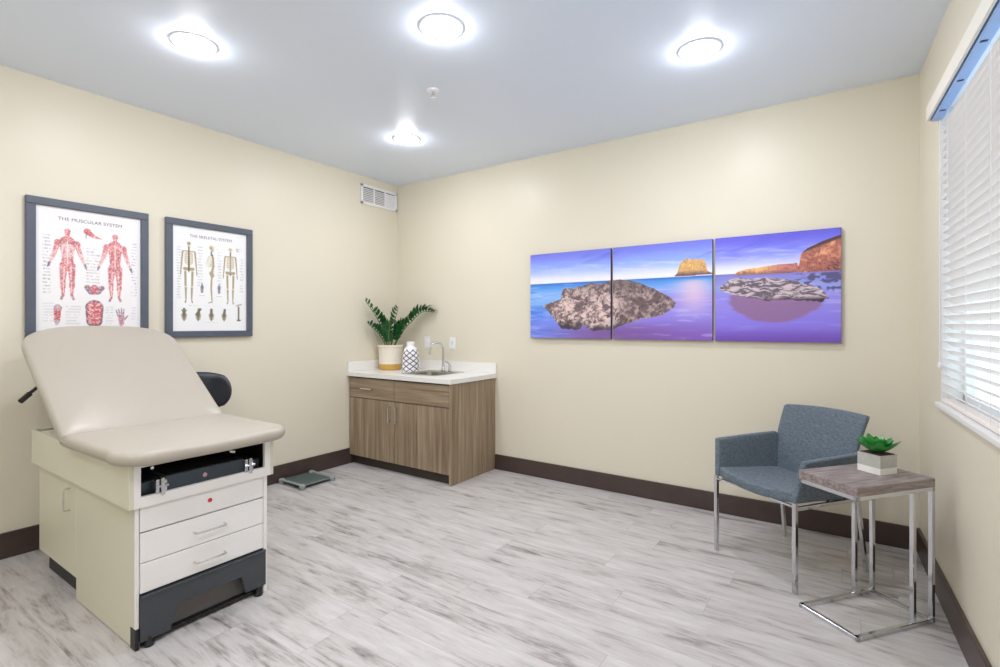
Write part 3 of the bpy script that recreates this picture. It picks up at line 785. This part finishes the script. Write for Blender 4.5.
# plant in cream pot
px_, py_ = -4.006, 3.790
pl = tag(place('potted_plant', (px_, py_, .9295)), 'dark green leafy plant in a cream and mustard pot on the worktop', 'plant')
bm = BM(); lathe(bm, [(.001, .0), (.106, .0), (.114, .004), (.116, .062)], n=48, closed=False)
obj('mustard_band', bm, M['gold'], pl, smooth=True)
bm = BM(); lathe(bm, [(.116, .062), (.124, .238), (.133, .240), (.133, .260), (.124, .262), (.117, .258), (.114, .20), (.001, .19)], n=48, closed=False); obj('pot', bm, M['cream'], pl, smooth=True)
bm = BM(); lathe(bm, [(.001, .222), (.06, .226), (.108, .218)], n=30, closed=False); obj('soil', bm, M['soil'], pl, smooth=True)
def frond(pts, nl, L, lift=.7, seed=0, wid=.36):
    R = random.Random(seed); pts = [Vector(p) for p in pts]
    def cr(t):
        n = len(pts) - 1; k = min(int(t * n), n - 1); f = t * n - k
        p0 = pts[max(k - 1, 0)]; p1 = pts[k]; p2 = pts[k + 1]; p3 = pts[min(k + 2, n)]
        return .5 * ((2 * p1) + (p2 - p0) * f + (2 * p0 - 5 * p1 + 4 * p2 - p3) * f * f + (3 * p1 - p0 - 3 * p2 + p3) * f ** 3)
    bm = BM(); Q = [cr(i / 16) for i in range(17)]; tube(bm, Q, [.0085 - .006 * i / 16 for i in range(17)], 7)
    st = obj('stem', bm, M['stem'], None, smooth=True)
    bm = BM()
    for i in range(nl):
        t = .26 + .72 * i / (nl - 1); p = cr(t); d = (cr(min(t + .02, 1)) - cr(max(t - .02, 0))).normalized()
        side = d.cross(Vector((0, 0, 1)))
        if side.length < .2: side = d.cross(Vector((.3, 1, 0)))
        side.normalize(); nrm = side.cross(d).normalized()
        for s in (-1, 1):
            l = L * (0.75 + .5 * math.sin(PI * min(1, t * 1.05))) * R.uniform(.85, 1.1) * (1.0 if t < .9 else .8)
            dr = (d * R.uniform(.30, .60) + side * s * R.uniform(.35, .85) + nrm * R.uniform(.45, 1.0) * lift).normalized()
            w = dr.cross(nrm).normalized(); up = w.cross(dr).normalized()
            N_ = 6; ra = []; rb = []; rc = []
            for k in range(N_ + 1):
                f = k / N_; ww = l * wid * .5 * (math.sin(PI * min(1, f ** .8)) ** .8 if 0 < f < 1 else 0.0) + .0006
                c = p + dr * l * f + up * (.10 * l * math.sin(PI * f) - .08 * l * f * f)
                ra.append(bm.verts.new(c - w * ww + up * ww * .35)); rb.append(bm.verts.new(c)); rc.append(bm.verts.new(c + w * ww + up * ww * .35))
            for k in range(N_):
                bm.faces.new((ra[k], rb[k], rb[k + 1], ra[k + 1])); bm.faces.new((rb[k], rc[k], rc[k + 1], rb[k + 1]))
    ext = bmesh.ops.solidify(bm, geom=bm.faces[:], thickness=.0012)
    lv = obj('leaves', bm, M['leaf'], None, smooth=True)
    return st, lv
# camera-right direction in the room, to fan the fronds across the corner
rx, ry = .825, .565
def fr_pts(ts): return [(a * rx - b * ry * 1.0, a * ry + b * rx * 1.0, z) for a, b, z in ts]
FR = [
    (fr_pts([(-.02, .0, .21), (-.06, -.03, .38), (-.12, -.08, .54), (-.225, -.16, .725)]), 12, .092),
    (fr_pts([(.0, .0, .21), (.03, .0, .36), (.045, .0, .50), (.085, .0, .655)]), 11, .105),
    (fr_pts([(.03, .0, .21), (.12, .0, .39), (.24, -.01, .52), (.35, -.03, .610), (.465, -.05, .605)]), 14, .105),
    (fr_pts([(-.03, -.02, .21), (-.07, -.05, .32), (-.13, -.09, .41), (-.20, -.15, .485)]), 9, .085),
    (fr_pts([(.02, .03, .21), (.07, .03, .34), (.10, .03, .44), (.15, .03, .52)]), 11, .088),
    (fr_pts([(-.02, .0, .21), (-.05, -.01, .34), (-.07, -.02, .46), (-.10, -.03, .56)]), 12, .085),
    (fr_pts([(.0, -.04, .21), (.0, -.08, .32), (.01, -.10, .42), (.02, -.12, .50)]), 10, .085),
]
for i, (P, nl, L) in enumerate(FR):
    st, lv = frond(P, nl, L, seed=i + 3)
    st.name = 'stem'; lv.name = 'leaves'
    st.parent = pl; lv.parent = st

# patterned vase
vs = tag(place('vase', (-3.685, 3.765, .9295)), 'white ceramic vase with dark diamond lattice beside the plant pot', 'vase')
bm = BM(); lathe(bm, [(.001, .0), (.078, .0), (.084, .006), (.086, .05), (.085, .11), (.081, .17), (.074, .205), (.062, .232), (.048, .246), (.040, .252), (.040, .298), (.036, .300), (.033, .26), (.001, .25)], n=48, uv=(7, .054), closed=False)
obj('vase_body', bm, M['lattice'], vs, smooth=True)

# ------------------------------------------------------------------ exam table (front faces +X)
ex = tag(place('exam_table', (-3.17, 1.215, 0)), 'beige medical exam table with raised taupe vinyl backrest, drawers and grey step', 'exam table')
EY0, EY1 = .914, 1.512
XF = -2.52
bm = BM()
# side panels, floor, back, inner shell
for (y0, y1) in ((EY0, EY0 + .02), (EY1 - .02, EY1)):
    box(bm, -3.24, XF - .012, y0, y1, .004, .612, bev=.002, seg=1)
box(bm, -3.84, -3.82, EY0 + .02, EY1 - .02, .11, .612)
box(bm, -3.82, XF - .03, EY0 + .02, EY1 - .02, .59, .612)
box(bm, -3.84, -3.24, EY1 - .02, EY1, .11, .612, bev=.002, seg=1)
box(bm, -3.84, -3.24, EY0 + .03, EY1 - .02, .105, .125)
obj('side_panels', bm, M['beige'], ex, world=True)
bm = BM()
box(bm, XF - .012, XF, EY0 - .001, EY0 + .014, .09, .612, bev=.002, seg=1); obj('front_stile', bm, M['beige_front'], ex, world=True); bm = BM(); box(bm, XF - .012, XF, EY1 - .020, EY1 + .001, .0, .612, bev=.002, seg=1)
obj('front_stile', bm, M['beige_front'], ex, world=True)
bm = BM(); box(bm, -3.80, -3.26, EY0 + .035, EY0 + .055, .0, .104); box(bm, -3.80, -3.78, EY0 + .05, EY1 - .05, 0, .108); box(bm, -3.78, -3.26, EY1 - .07, EY1 - .05, 0, .108); obj('toe_kick', bm, M['black'], ex, world=True)
bm = BM(); box(bm, -3.838, -3.246, EY0, EY0 + .018, .112, .608, bev=.002, seg=1); d = obj('door', bm, M['beige'], ex, world=True)
bm = BM(); hx = -3.325
tube(bm, [(hx, EY0, .440), (hx, EY0 - .024, .442), (hx, EY0 - .028, .450), (hx, EY0 - .028, .545), (hx, EY0 - .024, .553), (hx, EY0, .555)], .0045, 8); obj('handle', bm, M['brushed'], d, world=True, smooth=True)
def front_panel(name, z0, z1, m=None):
    bm = BM(); box(bm, XF - .02, XF + .001, EY0 + .017, EY1 - .023, z0, z1, bev=.002, seg=1); return obj(name, bm, m or M['beige_front'], ex, world=True)
ap = front_panel('apron_panel', .503, .610)
bm = BM(); lathe(bm, [(.001, .004), (.009, .004), (.0105, 0)], n=20, closed=False); bm2 = BM(); merge(bm2, bm, Matrix.Translation((XF + .001, 1.222, .562)) @ Matrix.Rotation(PI / 2, 4, 'Y')); obj('red_button', bm2, M['red'], ap, world=True)
for z0, z1, hz in ((.368, .497, .430), (.237, .364, .293)):
    d = front_panel('drawer', z0, z1)
    bm = BM(); a, b = 1.150, 1.290
    tube(bm, [(XF, a, hz), (XF + .022, a + .002, hz), (XF + .028, a + .010, hz), (XF + .028, b - .010, hz), (XF + .022, b - .002, hz), (XF, b, hz)], .0048, 8)
    obj('handle', bm, M['brushed'], d, world=True, smooth=True)
# charcoal step with trapezoid opening
bm = BM()
ya, yb = EY0 + .016, EY1 - .012
P = [(ya, .03), (1.045, .03), (1.082, .134), (1.372, .134), (1.395, .045), (yb, .045), (yb, .226), (ya, .226)]
mt = Matrix(((0, 0, 1, 0), (1, 0, 0, 0), (0, 1, 0, 0), (0, 0, 0, 1)))
prism(bm, P, XF - .018, XF + .008, mt)
box(bm, XF - .020, XF + .014, ya, yb, .218, .228, bev=.003)
stp = obj('pull_out_step', bm, M['charcoal'], ex, world=True)
bm = BM(); box(bm, XF - .055, XF - .045, ya + .02, yb - .02, .012, .22); obj('step_riser', bm, mat('step_inner_grey', rgb(104, 100, 98), .5), stp, world=True)
bm = BM(); box(bm, XF - .044, XF - .016, ya + .01, yb - .01, .012, .026); obj('step_tray', bm, M['black'], stp, world=True)
for yy in (ya + .035, yb - .035):
    bm = BM(); lathe(bm, [(.001, 0), (.020, 0), (.022, .012), (.016, .020), (.010, .045)], XF - .002, yy, .0, n=20, closed=False); obj('levelling_foot', bm, M['black'], ex, world=True, smooth=True)
bm = BM(); box(bm, XF - .05, XF + .004, EY0 - .002, EY0 + .012, .0, .09, bev=.002); obj('corner_guard', bm, M['black'], ex, world=True)
# upper housing
UY0, UY1, UX0, UX1, UZ0, UZ1 = .885, 1.541, -3.86, -2.508, .612, .800
OY0, OY1, OZ0, OZ1 = .930, 1.492, .658, .786
bm = BM()
box(bm, UX0, UX1, UY0, UY0 + .018, UZ0, UZ1, bev=.002, seg=1); box(bm, UX0, UX1, UY1 - .018, UY1, UZ0, UZ1, bev=.002, seg=1)
box(bm, UX0, UX0 + .018, UY0 + .018, UY1 - .018, UZ0, UZ1); box(bm, UX0 + .018, UX1 - .018, UY0 + .018, UY1 - .018, UZ0 + .001, UZ0 + .012)
box(bm, UX0 + .10, UX1 - .018, UY0 + .018, UY1 - .018, UZ1 - .012, UZ1)
obj('upper_housing', bm, M['beige'], ex, world=True)
bm = BM()
box(bm, UX1 - .018, UX1 + .001, UY0 + .018, OY0, UZ0, UZ1, bev=.001, seg=1); box(bm, UX1 - .018, UX1 + .001, OY1, UY1 - .018, UZ0, UZ1, bev=.001, seg=1)
box(bm, UX1 - .018, UX1 + .001, OY0, OY1, UZ0, OZ0, bev=.001, seg=1); box(bm, UX1 - .018, UX1 + .001, OY0, OY1, OZ1, UZ1)
obj('front_fascia', bm, M['beige_front'], ex, world=True)
bm = BM()
box(bm, UX1 - .40, UX1 - .39, OY0 - .01, OY1 + .01, OZ0 - .02, OZ1 + .002); box(bm, UX1 - .40, UX1 - .02, OY0 - .015, OY0 - .005, OZ0 - .02, OZ1); box(bm, UX1 - .40, UX1 - .02, OY1 + .005, OY1 + .015, OZ0 - .02, OZ1)
obj('inner_cavity', bm, M['cavity'], ex, world=True)
bm = BM()
box(bm, UX1 - .32, UX1 - .024, OY0 + .10, OY1 - .10, OZ0 - .01, OZ0 + .062, bev=.006); box(bm, UX1 - .32, UX1 - .05, OY0 + .0, OY0 + .10, OZ0 - .01, OZ0 + .048, bev=.004); box(bm, UX1 - .32, UX1 - .05, OY1 - .10, OY1, OZ0 - .01, OZ0 + .040, bev=.004)
tr = obj('equipment_tray', bm, M['tray'], ex, world=True)
bm = BM(); box(bm, UX1 - .31, UX1 - .034, OY0 + .115, OY1 - .115, OZ0 + .060, OZ0 + .064); obj('tray_mat', bm, M['cavity'], tr, world=True)
bm = BM(); lathe(bm, [(.001, .003), (.0095, .003), (.010, 0)], n=20, closed=False); bm2 = BM(); merge(bm2, bm, Matrix.Translation((UX1 - .024, 1.205, OZ0 + .028)) @ Matrix.Rotation(PI / 2, 4, 'Y')); obj('round_badge', bm2, M['pink'], tr, world=True)
for yy in (1.010, 1.410):
    bm = BM()
    box(bm, UX1 - .03, UX1 + .004, yy - .024, yy - .008, OZ0 - .004, OZ0 + .062, bev=.004); box(bm, UX1 - .03, UX1 + .010, yy - .005, yy + .011, OZ0 - .010, OZ0 + .066, bev=.004)
    box(bm, UX1 - .03, UX1 - .002, yy + .013, yy + .024, OZ0 - .002, OZ0 + .052, bev=.003)
    tube(bm, [(UX1 + .004, yy - .026, OZ0 + .03), (UX1 + .004, yy + .026, OZ0 + .03)], .006, 10)
    for dz in (.012, .046): tube(bm, [(UX1 + .009, yy + .003, OZ0 + dz), (UX1 + .013, yy + .003, OZ0 + dz)], .004, 8)
    obj('stirrup_bracket', bm, M['chrome'], ex, world=True)
bm = BM(); tube(bm, [(UX1 - .06, 1.33, OZ1 - .012), (UX1 - .03, 1.33, OZ1 - .016), (UX1 - .03, 1.35, OZ1 - .022)], .007, 8); obj('latch', bm, M['brushed'], ex, world=True); bm = BM(); tube(bm, [(UX1 - .06, .99, OZ1 - .010), (UX1 - .03, .985, OZ1 - .018)], .007, 8); obj('latch', bm, M['brushed'], ex, world=True)

def cushion(outline, th, crown, r=.03):
    """outline (x,y) convex; rounded slab from z = 0 to th with a crowned top"""
    bm = BM(); n = len(outline)
    cx = sum(p[0] for p in outline) / n; cy = sum(p[1] for p in outline) / n
    def ring(ins, z):
        R_ = []
        for x, y in outline:
            dx, dy = x - cx, y - cy; L_ = math.hypot(dx, dy); k = max(0, (L_ - ins) / L_)
            R_.append(bm.verts.new((cx + dx * k, cy + dy * k, z)))
        return R_
    prof = []
    for k in range(7):
        a = -PI / 2 + PI * k / 6 ; prof.append((r - r * math.cos(a), th / 2 + th / 2 * math.sin(a)))
    rings = [ring(i, z) for i, z in prof]
    Lm = max(math.hypot(x - cx, y - cy) for x, y in outline)
    for f in (.12, .22, .34, .48, .62, .78, .92):
        R_ = []
        for x, y in outline:
            dx, dy = x - cx, y - cy; L_ = math.hypot(dx, dy); k = (L_ - r) / L_ * (1 - f)
            R_.append(bm.verts.new((cx + dx * k, cy + dy * k, th + crown * (1 - (1 - f) ** 2.2))))
        rings.append(R_)
    for A_, B_ in zip(rings, rings[1:]):
        for k in range(n): bm.faces.new((A_[k], A_[(k + 1) % n], B_[(k + 1) % n], B_[k]))
    bm.faces.new(rings[0][::-1]); bm.faces.new(rings[-1])
    return bm
# seat outline: local x forward (room +X), y across
def arc(cx, cy, r, a0, a1, n=8, ry=None):
    ry = ry or r
    return [(cx + r * math.cos(a0 + (a1 - a0) * k / n), cy + ry * math.sin(a0 + (a1 - a0) * k / n)) for k in range(n + 1)]
hw = .392; yc = 1.224
O = []
x0, x1 = -3.165, -2.418
def line(a, b, n): return [(a[0] + (b[0] - a[0]) * k / n, a[1] + (b[1] - a[1]) * k / n) for k in range(n)]
O += line((x0, yc + hw), (x0, yc - hw), 14)
O += line((x0, yc - hw), (x1 - .30, yc - hw + .004), 8)
O += arc(x1 - .15, yc - hw + .13, .15, -PI / 2 - .35, -.22, 12, .13)
O += [(x1 + .012 * (1 - (t / .20) ** 2), yc + t) for t in (-.17, -.10, -.03, .03, .10, .17)]
O += arc(x1 - .15, yc + hw - .13, .15, .22, PI / 2 + .35, 12, .13)
O += line((x1 - .30, yc + hw - .004), (x0, yc + hw), 8)
bm = cushion(O, .060, .026, .026); bm.transform(Matrix.Translation((0, 0, .803)))
obj('seat_cushion', bm, M['vinyl'], ex, world=True, smooth=True, angle=80)
# backrest: local u across (room y), v up the slope
LB = .955; hb = .398
O = []
O += line((-.005, -hb + .006), (.62, -hb), 12)
N_ = 30
for k in range(N_ + 1):
    a = -PI / 2 + PI * k / N_; s = math.sin(a); c = math.cos(a)
    O.append((.70 + (LB - .70) * abs(c) ** .62, hb * math.copysign(abs(s) ** .80, s)))
O += line((.62, hb), (-.005, hb - .006), 12)
O += line((-.005, hb - .006), (-.005, -hb + .006), 14)
bm = cushion(O, .060, .022, .026)
ang = math.atan2(.545, .775)
bt = Matrix.Translation((-3.150, yc, .858)) @ Matrix(((-math.cos(ang), 0, math.sin(ang), 0), (0, 1, 0, 0), (math.sin(ang), 0, math.cos(ang), 0), (0, 0, 0, 1))) @ Matrix.Translation((0, 0, -.062))
bm.transform(bt)
obj('backrest_cushion', bm, M['vinyl'], ex, world=True, smooth=True, angle=80)
for yy in (yc - .2, yc + .2):
    bm = BM(); sqbar(bm, bt @ Vector((.03, yy - yc, -.012)), bt @ Vector((.62, yy - yc, -.012)), .03, .02)
    sqbar(bm, bt @ Vector((.45, yy - yc, -.02)), (-3.60, yy, .79), .02, .02)
    obj('backrest_support', bm, M['black'], ex, world=True)
bm = BM(); tube(bm, [bt @ Vector((.52, -.20, -.02)), bt @ Vector((.52, -.36, -.05)), (-3.60, .795, 1.015)], .009, 10); tube(bm, [(-3.585, .815, 1.035), (-3.615, .785, .995)], .014, 10); obj('release_lever', bm, M['black'], ex, world=True, smooth=True)

# ------------------------------------------------------------------ stool with curved back, behind the exam table
stl = tag(place('exam_stool', (-3.80, 1.825, 0), math.radians(90)), 'dark stool with a curved padded back behind the exam table', 'stool')
bm = BM()
for k in range(5):
    a = 2 * PI * k / 5 + .3
    tube(bm, [(.02 * math.cos(a), .02 * math.sin(a), .10), (.15 * math.cos(a), .15 * math.sin(a), .085), (.225 * math.cos(a), .225 * math.sin(a), .065)], [.02, .016, .012], 10)
obj('star_base', bm, M['black'], stl, smooth=True)
for k in range(5):
    a = 2 * PI * k / 5 + .3; c, s = math.cos(a), math.sin(a)
    bm = BM(); tube(bm, [(.225 * c - s * .014, .225 * s + c * .014, .0262), (.225 * c + s * .014, .225 * s - c * .014, .0262)], .026, 16); tube(bm, [(.225 * c, .225 * s, .03), (.225 * c, .225 * s, .07)], .008, 8); obj('caster', bm, M['black'], stl, smooth=True)
bm = BM(); tube(bm, [(0, 0, .09), (0, 0, .30)], .026, 16); tube(bm, [(0, 0, .30), (0, 0, .47)], .014, 16); obj('gas_column', bm, M['chrome'], stl, smooth=True)
bm = BM(); lathe(bm, [(.001, .47), (.16, .47), (.19, .485), (.195, .51), (.185, .54), (.15, .555), (.001, .56)], n=36, closed=False); obj('seat', bm, M['stool'], stl, smooth=True)
bm = BM(); tube(bm, [(0, .05, .462), (0, .16, .458), (0, .20, .50), (0, .195, .86)], .012, 10); obj('back_post', bm, M['black'], stl, smooth=True)
bm = BM()
# curved pad: superellipse outline bent round the sitter
nU, nV = 22, 12; g = {}
for sgn, lay in ((1, 0), (-1, 1)):
    for i in range(nU + 1):
        for j in range(nV + 1):
            u = -1 + 2 * i / nU; v = -1 + 2 * j / nV
            uu = u * math.sqrt(1 - v * v / 2 * .8); vv = v * math.sqrt(1 - u * u / 2 * .8)
            edge = max(abs(u), abs(v)); th = .020 * (1 - edge ** 4) ** .5 + .001
            a = uu * 1.26; R0 = .222
            rr = R0 + sgn * th
            g[lay, i, j] = bm.verts.new((rr * math.sin(a), rr * math.cos(a) , .902 + vv * .148))
for lay in (0, 1):
    for i in range(nU):
        for j in range(nV): bm.faces.new((g[lay, i, j], g[lay, i + 1, j], g[lay, i + 1, j + 1], g[lay, i, j + 1]))
for i in range(nU):
    for j in (0, nV): bm.faces.new((g[0, i, j], g[0, i + 1, j], g[1, i + 1, j], g[1, i, j]))
for j in range(nV):
    for i in (0, nU): bm.faces.new((g[0, i, j], g[0, i, j + 1], g[1, i, j + 1], g[1, i, j]))
obj('backrest', bm, M['stool'], stl, smooth=True, angle=70)

# ------------------------------------------------------------------ glass scale by the wall
sc = tag(place('floor_scale', (-3.975, 2.765, 0)), 'flat grey green glass scale on the floor against the baseboard', 'scale')
bm = BM(); prism(bm, rrect(-.155, .155, -.155, .155, .025), .026, .034); obj('glass_platform', bm, M['glass_green'], sc)
for a in ((-.165, .165, -.168, -.140), (-.165, .165, .140, .168)):
    bm = BM(); box(bm, *a, .030, .040, bev=.003); obj('edge_bar', bm, M['scale_pad'], sc)
for sx in (-1, 1):
    for sy in (-1, 1):
        bm = BM(); lathe(bm, [(.001, 0), (.020, 0), (.026, .010), (.026, .036), (.020, .043), (.001, .044)], sx * .150, sy * .152, 0, n=20, closed=False); obj('foot_pad', bm, M['scale_pad'], sc, smooth=True)

# ------------------------------------------------------------------ armchair (local: +y = back, +x = its left in the photo's right)
ca = math.atan2(-.571, .821)
ch = tag(place('armchair', (-.284, 3.452, 0), ca), 'blue grey tweed armchair on slim chrome legs beside the side table', 'armchair')
SW = .272; FYc = -.284; BYc = .284
def seat_fn(c):
    u = c.x / SW; v = (c.y + .28) / .56
    return (c.x, c.y - .012 * (1 - u * u) * (1 - v), c.z - .026 * (1 - u * u) * (1 - .5 * v) - .045 * v + .004)
bm = BM(); box(bm, -SW + .01, SW - .01, -.285, .275, .462, .520, bev=.014, seg=3, cuts=(10, 8, 0), fn=seat_fn); obj('seat', bm, M['fabric'], ch, smooth=True, angle=60)
def back_fn(c):
    u = c.x / .27; h = (c.z - .42) / .46
    return ((c.x + .033) * (.93 + .10 * h) - .033, c.y + .035 * h + .10 * h * h - .030 * u * u, c.z - .012 * u * u)
bm = BM(); box(bm, -.292, .226, .205, .243, .43, .885, bev=.014, seg=3, cuts=(10, 0, 8), fn=back_fn); obj('backrest', bm, M['fabric'], ch, smooth=True, angle=60)
for s in (-1, 1):
    def arm_fn(c, s=s):
        h = (c.z - .46) / .22; v = (c.y + .30) / .52
        return (c.x + s * .036 * h - s * .02 * max(0, v - .5) ** 2 * 2, c.y + .035 * h * (1 - v), c.z + (.022 * h - .012) * v)
    bm = BM(); xx = s * (SW - .010); box(bm, xx - .018, xx + .018, -.303, .225, .464, .690, bev=.012, seg=3, cuts=(0, 8, 6), fn=arm_fn); obj('armrest', bm, M['fabric'], ch, smooth=True, angle=60)
rail_z = .438
for s in (-1, 1):
    bm = BM(); sqbar(bm, (s * SW, -.292, .0), (s * SW, -.292, .470), .022, .022, side=(1, 0, 0)); obj('leg', bm, M['chrome'], ch)
    bm = BM(); sqbar(bm, (s * (SW - .02) + (-.02 if s < 0 else 0), .286, .0), (s * (SW - .025), .215, .455), .020, .020, side=(1, 0, 0)); obj('leg', bm, M['chrome'], ch)
    bm = BM(); sqbar(bm, (s * SW, -.285, rail_z), (s * (SW - .025), .225, rail_z - .015), .018, .022); r_ = obj('side_rail', bm, M['chrome'], ch)
    for v in (-.03, .10):
        bm = BM(); tube(bm, [(s * (SW - .015) + .0, v, .440), (s * (SW - .015), v, .466)], .007, 10); obj('bolt', bm, M['black'], r_)
bm = BM(); sqbar(bm, (-SW, -.280, .445), (SW, -.280, .445), .012, .018); obj('front_rail', bm, M['chrome'], ch)

# ------------------------------------------------------------------ C side table (local: x long axis)
ta = math.radians(52)
tb = tag(place('side_table', (.069, 3.026, 0), ta), 'weathered grey wood side table on a square chrome tube frame', 'side table')
HX, HY = .248, .150
bm = BM(); box(bm, -HX, HX, -HY, HY, .638, .680, bev=.002, seg=1); obj('tabletop', bm, M['table_wood'], tb)
b_ = .020
bm = BM()
for s in (-1, 1): sqbar(bm, (-HX + .0, s * (HY - b_ / 2), b_ / 2), (HX, s * (HY - b_ / 2), b_ / 2), b_, b_)
for x in (-HX + b_ / 2, HX - b_ / 2): sqbar(bm, (x, -HY, b_ / 2), (x, HY, b_ / 2), b_, b_)
obj('base_frame', bm, M['chrome'], tb)
bm = BM()
for s in (-1, 1): sqbar(bm, (-HX, s * (HY - b_ / 2), .640 - b_ / 2), (HX, s * (HY - b_ / 2), .640 - b_ / 2), b_, b_)
for x in (-HX + b_ / 2, HX - b_ / 2): sqbar(bm, (x, -HY, .640 - b_ / 2), (x, HY, .640 - b_ / 2), b_, b_)
obj('top_frame', bm, M['chrome'], tb)
for s in (-1, 1):
    for x in (HX - b_ / 2, HX - .135):
        bm = BM(); sqbar(bm, (x, s * (HY - b_ / 2), b_), (x, s * (HY - b_ / 2), .640 - b_), b_, b_, side=(1, 0, 0)); obj('leg', bm, M['chrome'], tb)

# succulent
su = tag(place('succulent', (.118, 3.105, .680), ta), 'green succulent in a square grey and white planter on the side table', 'plant')
q = .056
bm = BM(); prism(bm, [(-q, -q), (q, -q), (q, q), (-q, q)], .0005, .032); obj('white_band', bm, M['planter_white'], su)
bm = BM(); prism(bm, [(-q, -q), (q, -q), (q, q), (-q, q)], .032, .092)
obj('planter', bm, M['planter'], su)
bm = BM(); box(bm, -q + .006, q - .006, -q + .006, q - .006, .088, .095); obj('soil', bm, M['soil'], su)
bm = BM()
R = random.Random(3)
for ringi, (n, L, el, w) in enumerate(((8, .100, 12, .062), (8, .084, 28, .058), (6, .062, 50, .050), (4, .042, 74, .034))):
    for k in range(n):
        a = 2 * PI * k / n + ringi * .4 + R.uniform(-.08, .08); e = math.radians(el + R.uniform(-4, 4)); l = L * R.uniform(.92, 1.1)
        t = bmesh.new(); NL, NW = 8, 8; rr = []
        for i in range(NL + 1):
            f = i / NL; ww = w * .5 * max(.02, math.sin(PI * (.18 + .82 * f)) ** .75 if f < 1 else .02); hh = .0065 * max(.05, math.sin(PI * min(1, .15 + .85 * f)))
            z0 = .35 * l * f * f
            rr.append([t.verts.new((l * f + .006, ww * math.cos(2 * PI * j / NW), z0 + hh * math.sin(2 * PI * j / NW) + .25 * ww * math.cos(2 * PI * j / NW) ** 2)) for j in range(NW)])
        for A_, B_ in zip(rr, rr[1:]):
            for j in range(NW): t.faces.new((A_[j], A_[(j + 1) % NW], B_[(j + 1) % NW], B_[j]))
        t.faces.new(rr[0][::-1]); t.faces.new(rr[-1])
        merge(bm, t, Matrix.Translation((0, 0, .100)) @ Matrix.Rotation(a, 4, 'Z') @ Matrix.Rotation(-e, 4, 'Y'))
obj('rosette', bm, M['succ'], su, smooth=True, angle=80)

# ------------------------------------------------------------------ world, camera, view
w = bpy.data.worlds.new('World'); bpy.context.scene.world = w; w.use_nodes = True
bg = w.node_tree.nodes['Background']; bg.inputs[0].default_value = (.74, .86, 1.0, 1); bg.inputs[1].default_value = 0.85

cam = bpy.data.cameras.new('camera'); co = bpy.data.objects.new('camera', cam); C.objects.link(co)
cam.sensor_width = 36; cam.lens = 508 / 1000 * 36; cam.shift_y = -8.5 / 1000; cam.clip_start = .02
co.location = (0, 0, 1.40); co.rotation_euler = (PI / 2, 0, math.radians(34.4))
S = bpy.context.scene; S.camera = co
S.view_settings.view_transform = 'Standard'; S.view_settings.look = 'None'; S.view_settings.gamma = 1
S.view_settings.use_curve_mapping = False; S.view_settings.exposure = 1.44
try:
    S.cycles.max_bounces = 10; S.cycles.diffuse_bounces = 6; S.cycles.use_denoising = True
except Exception: pass
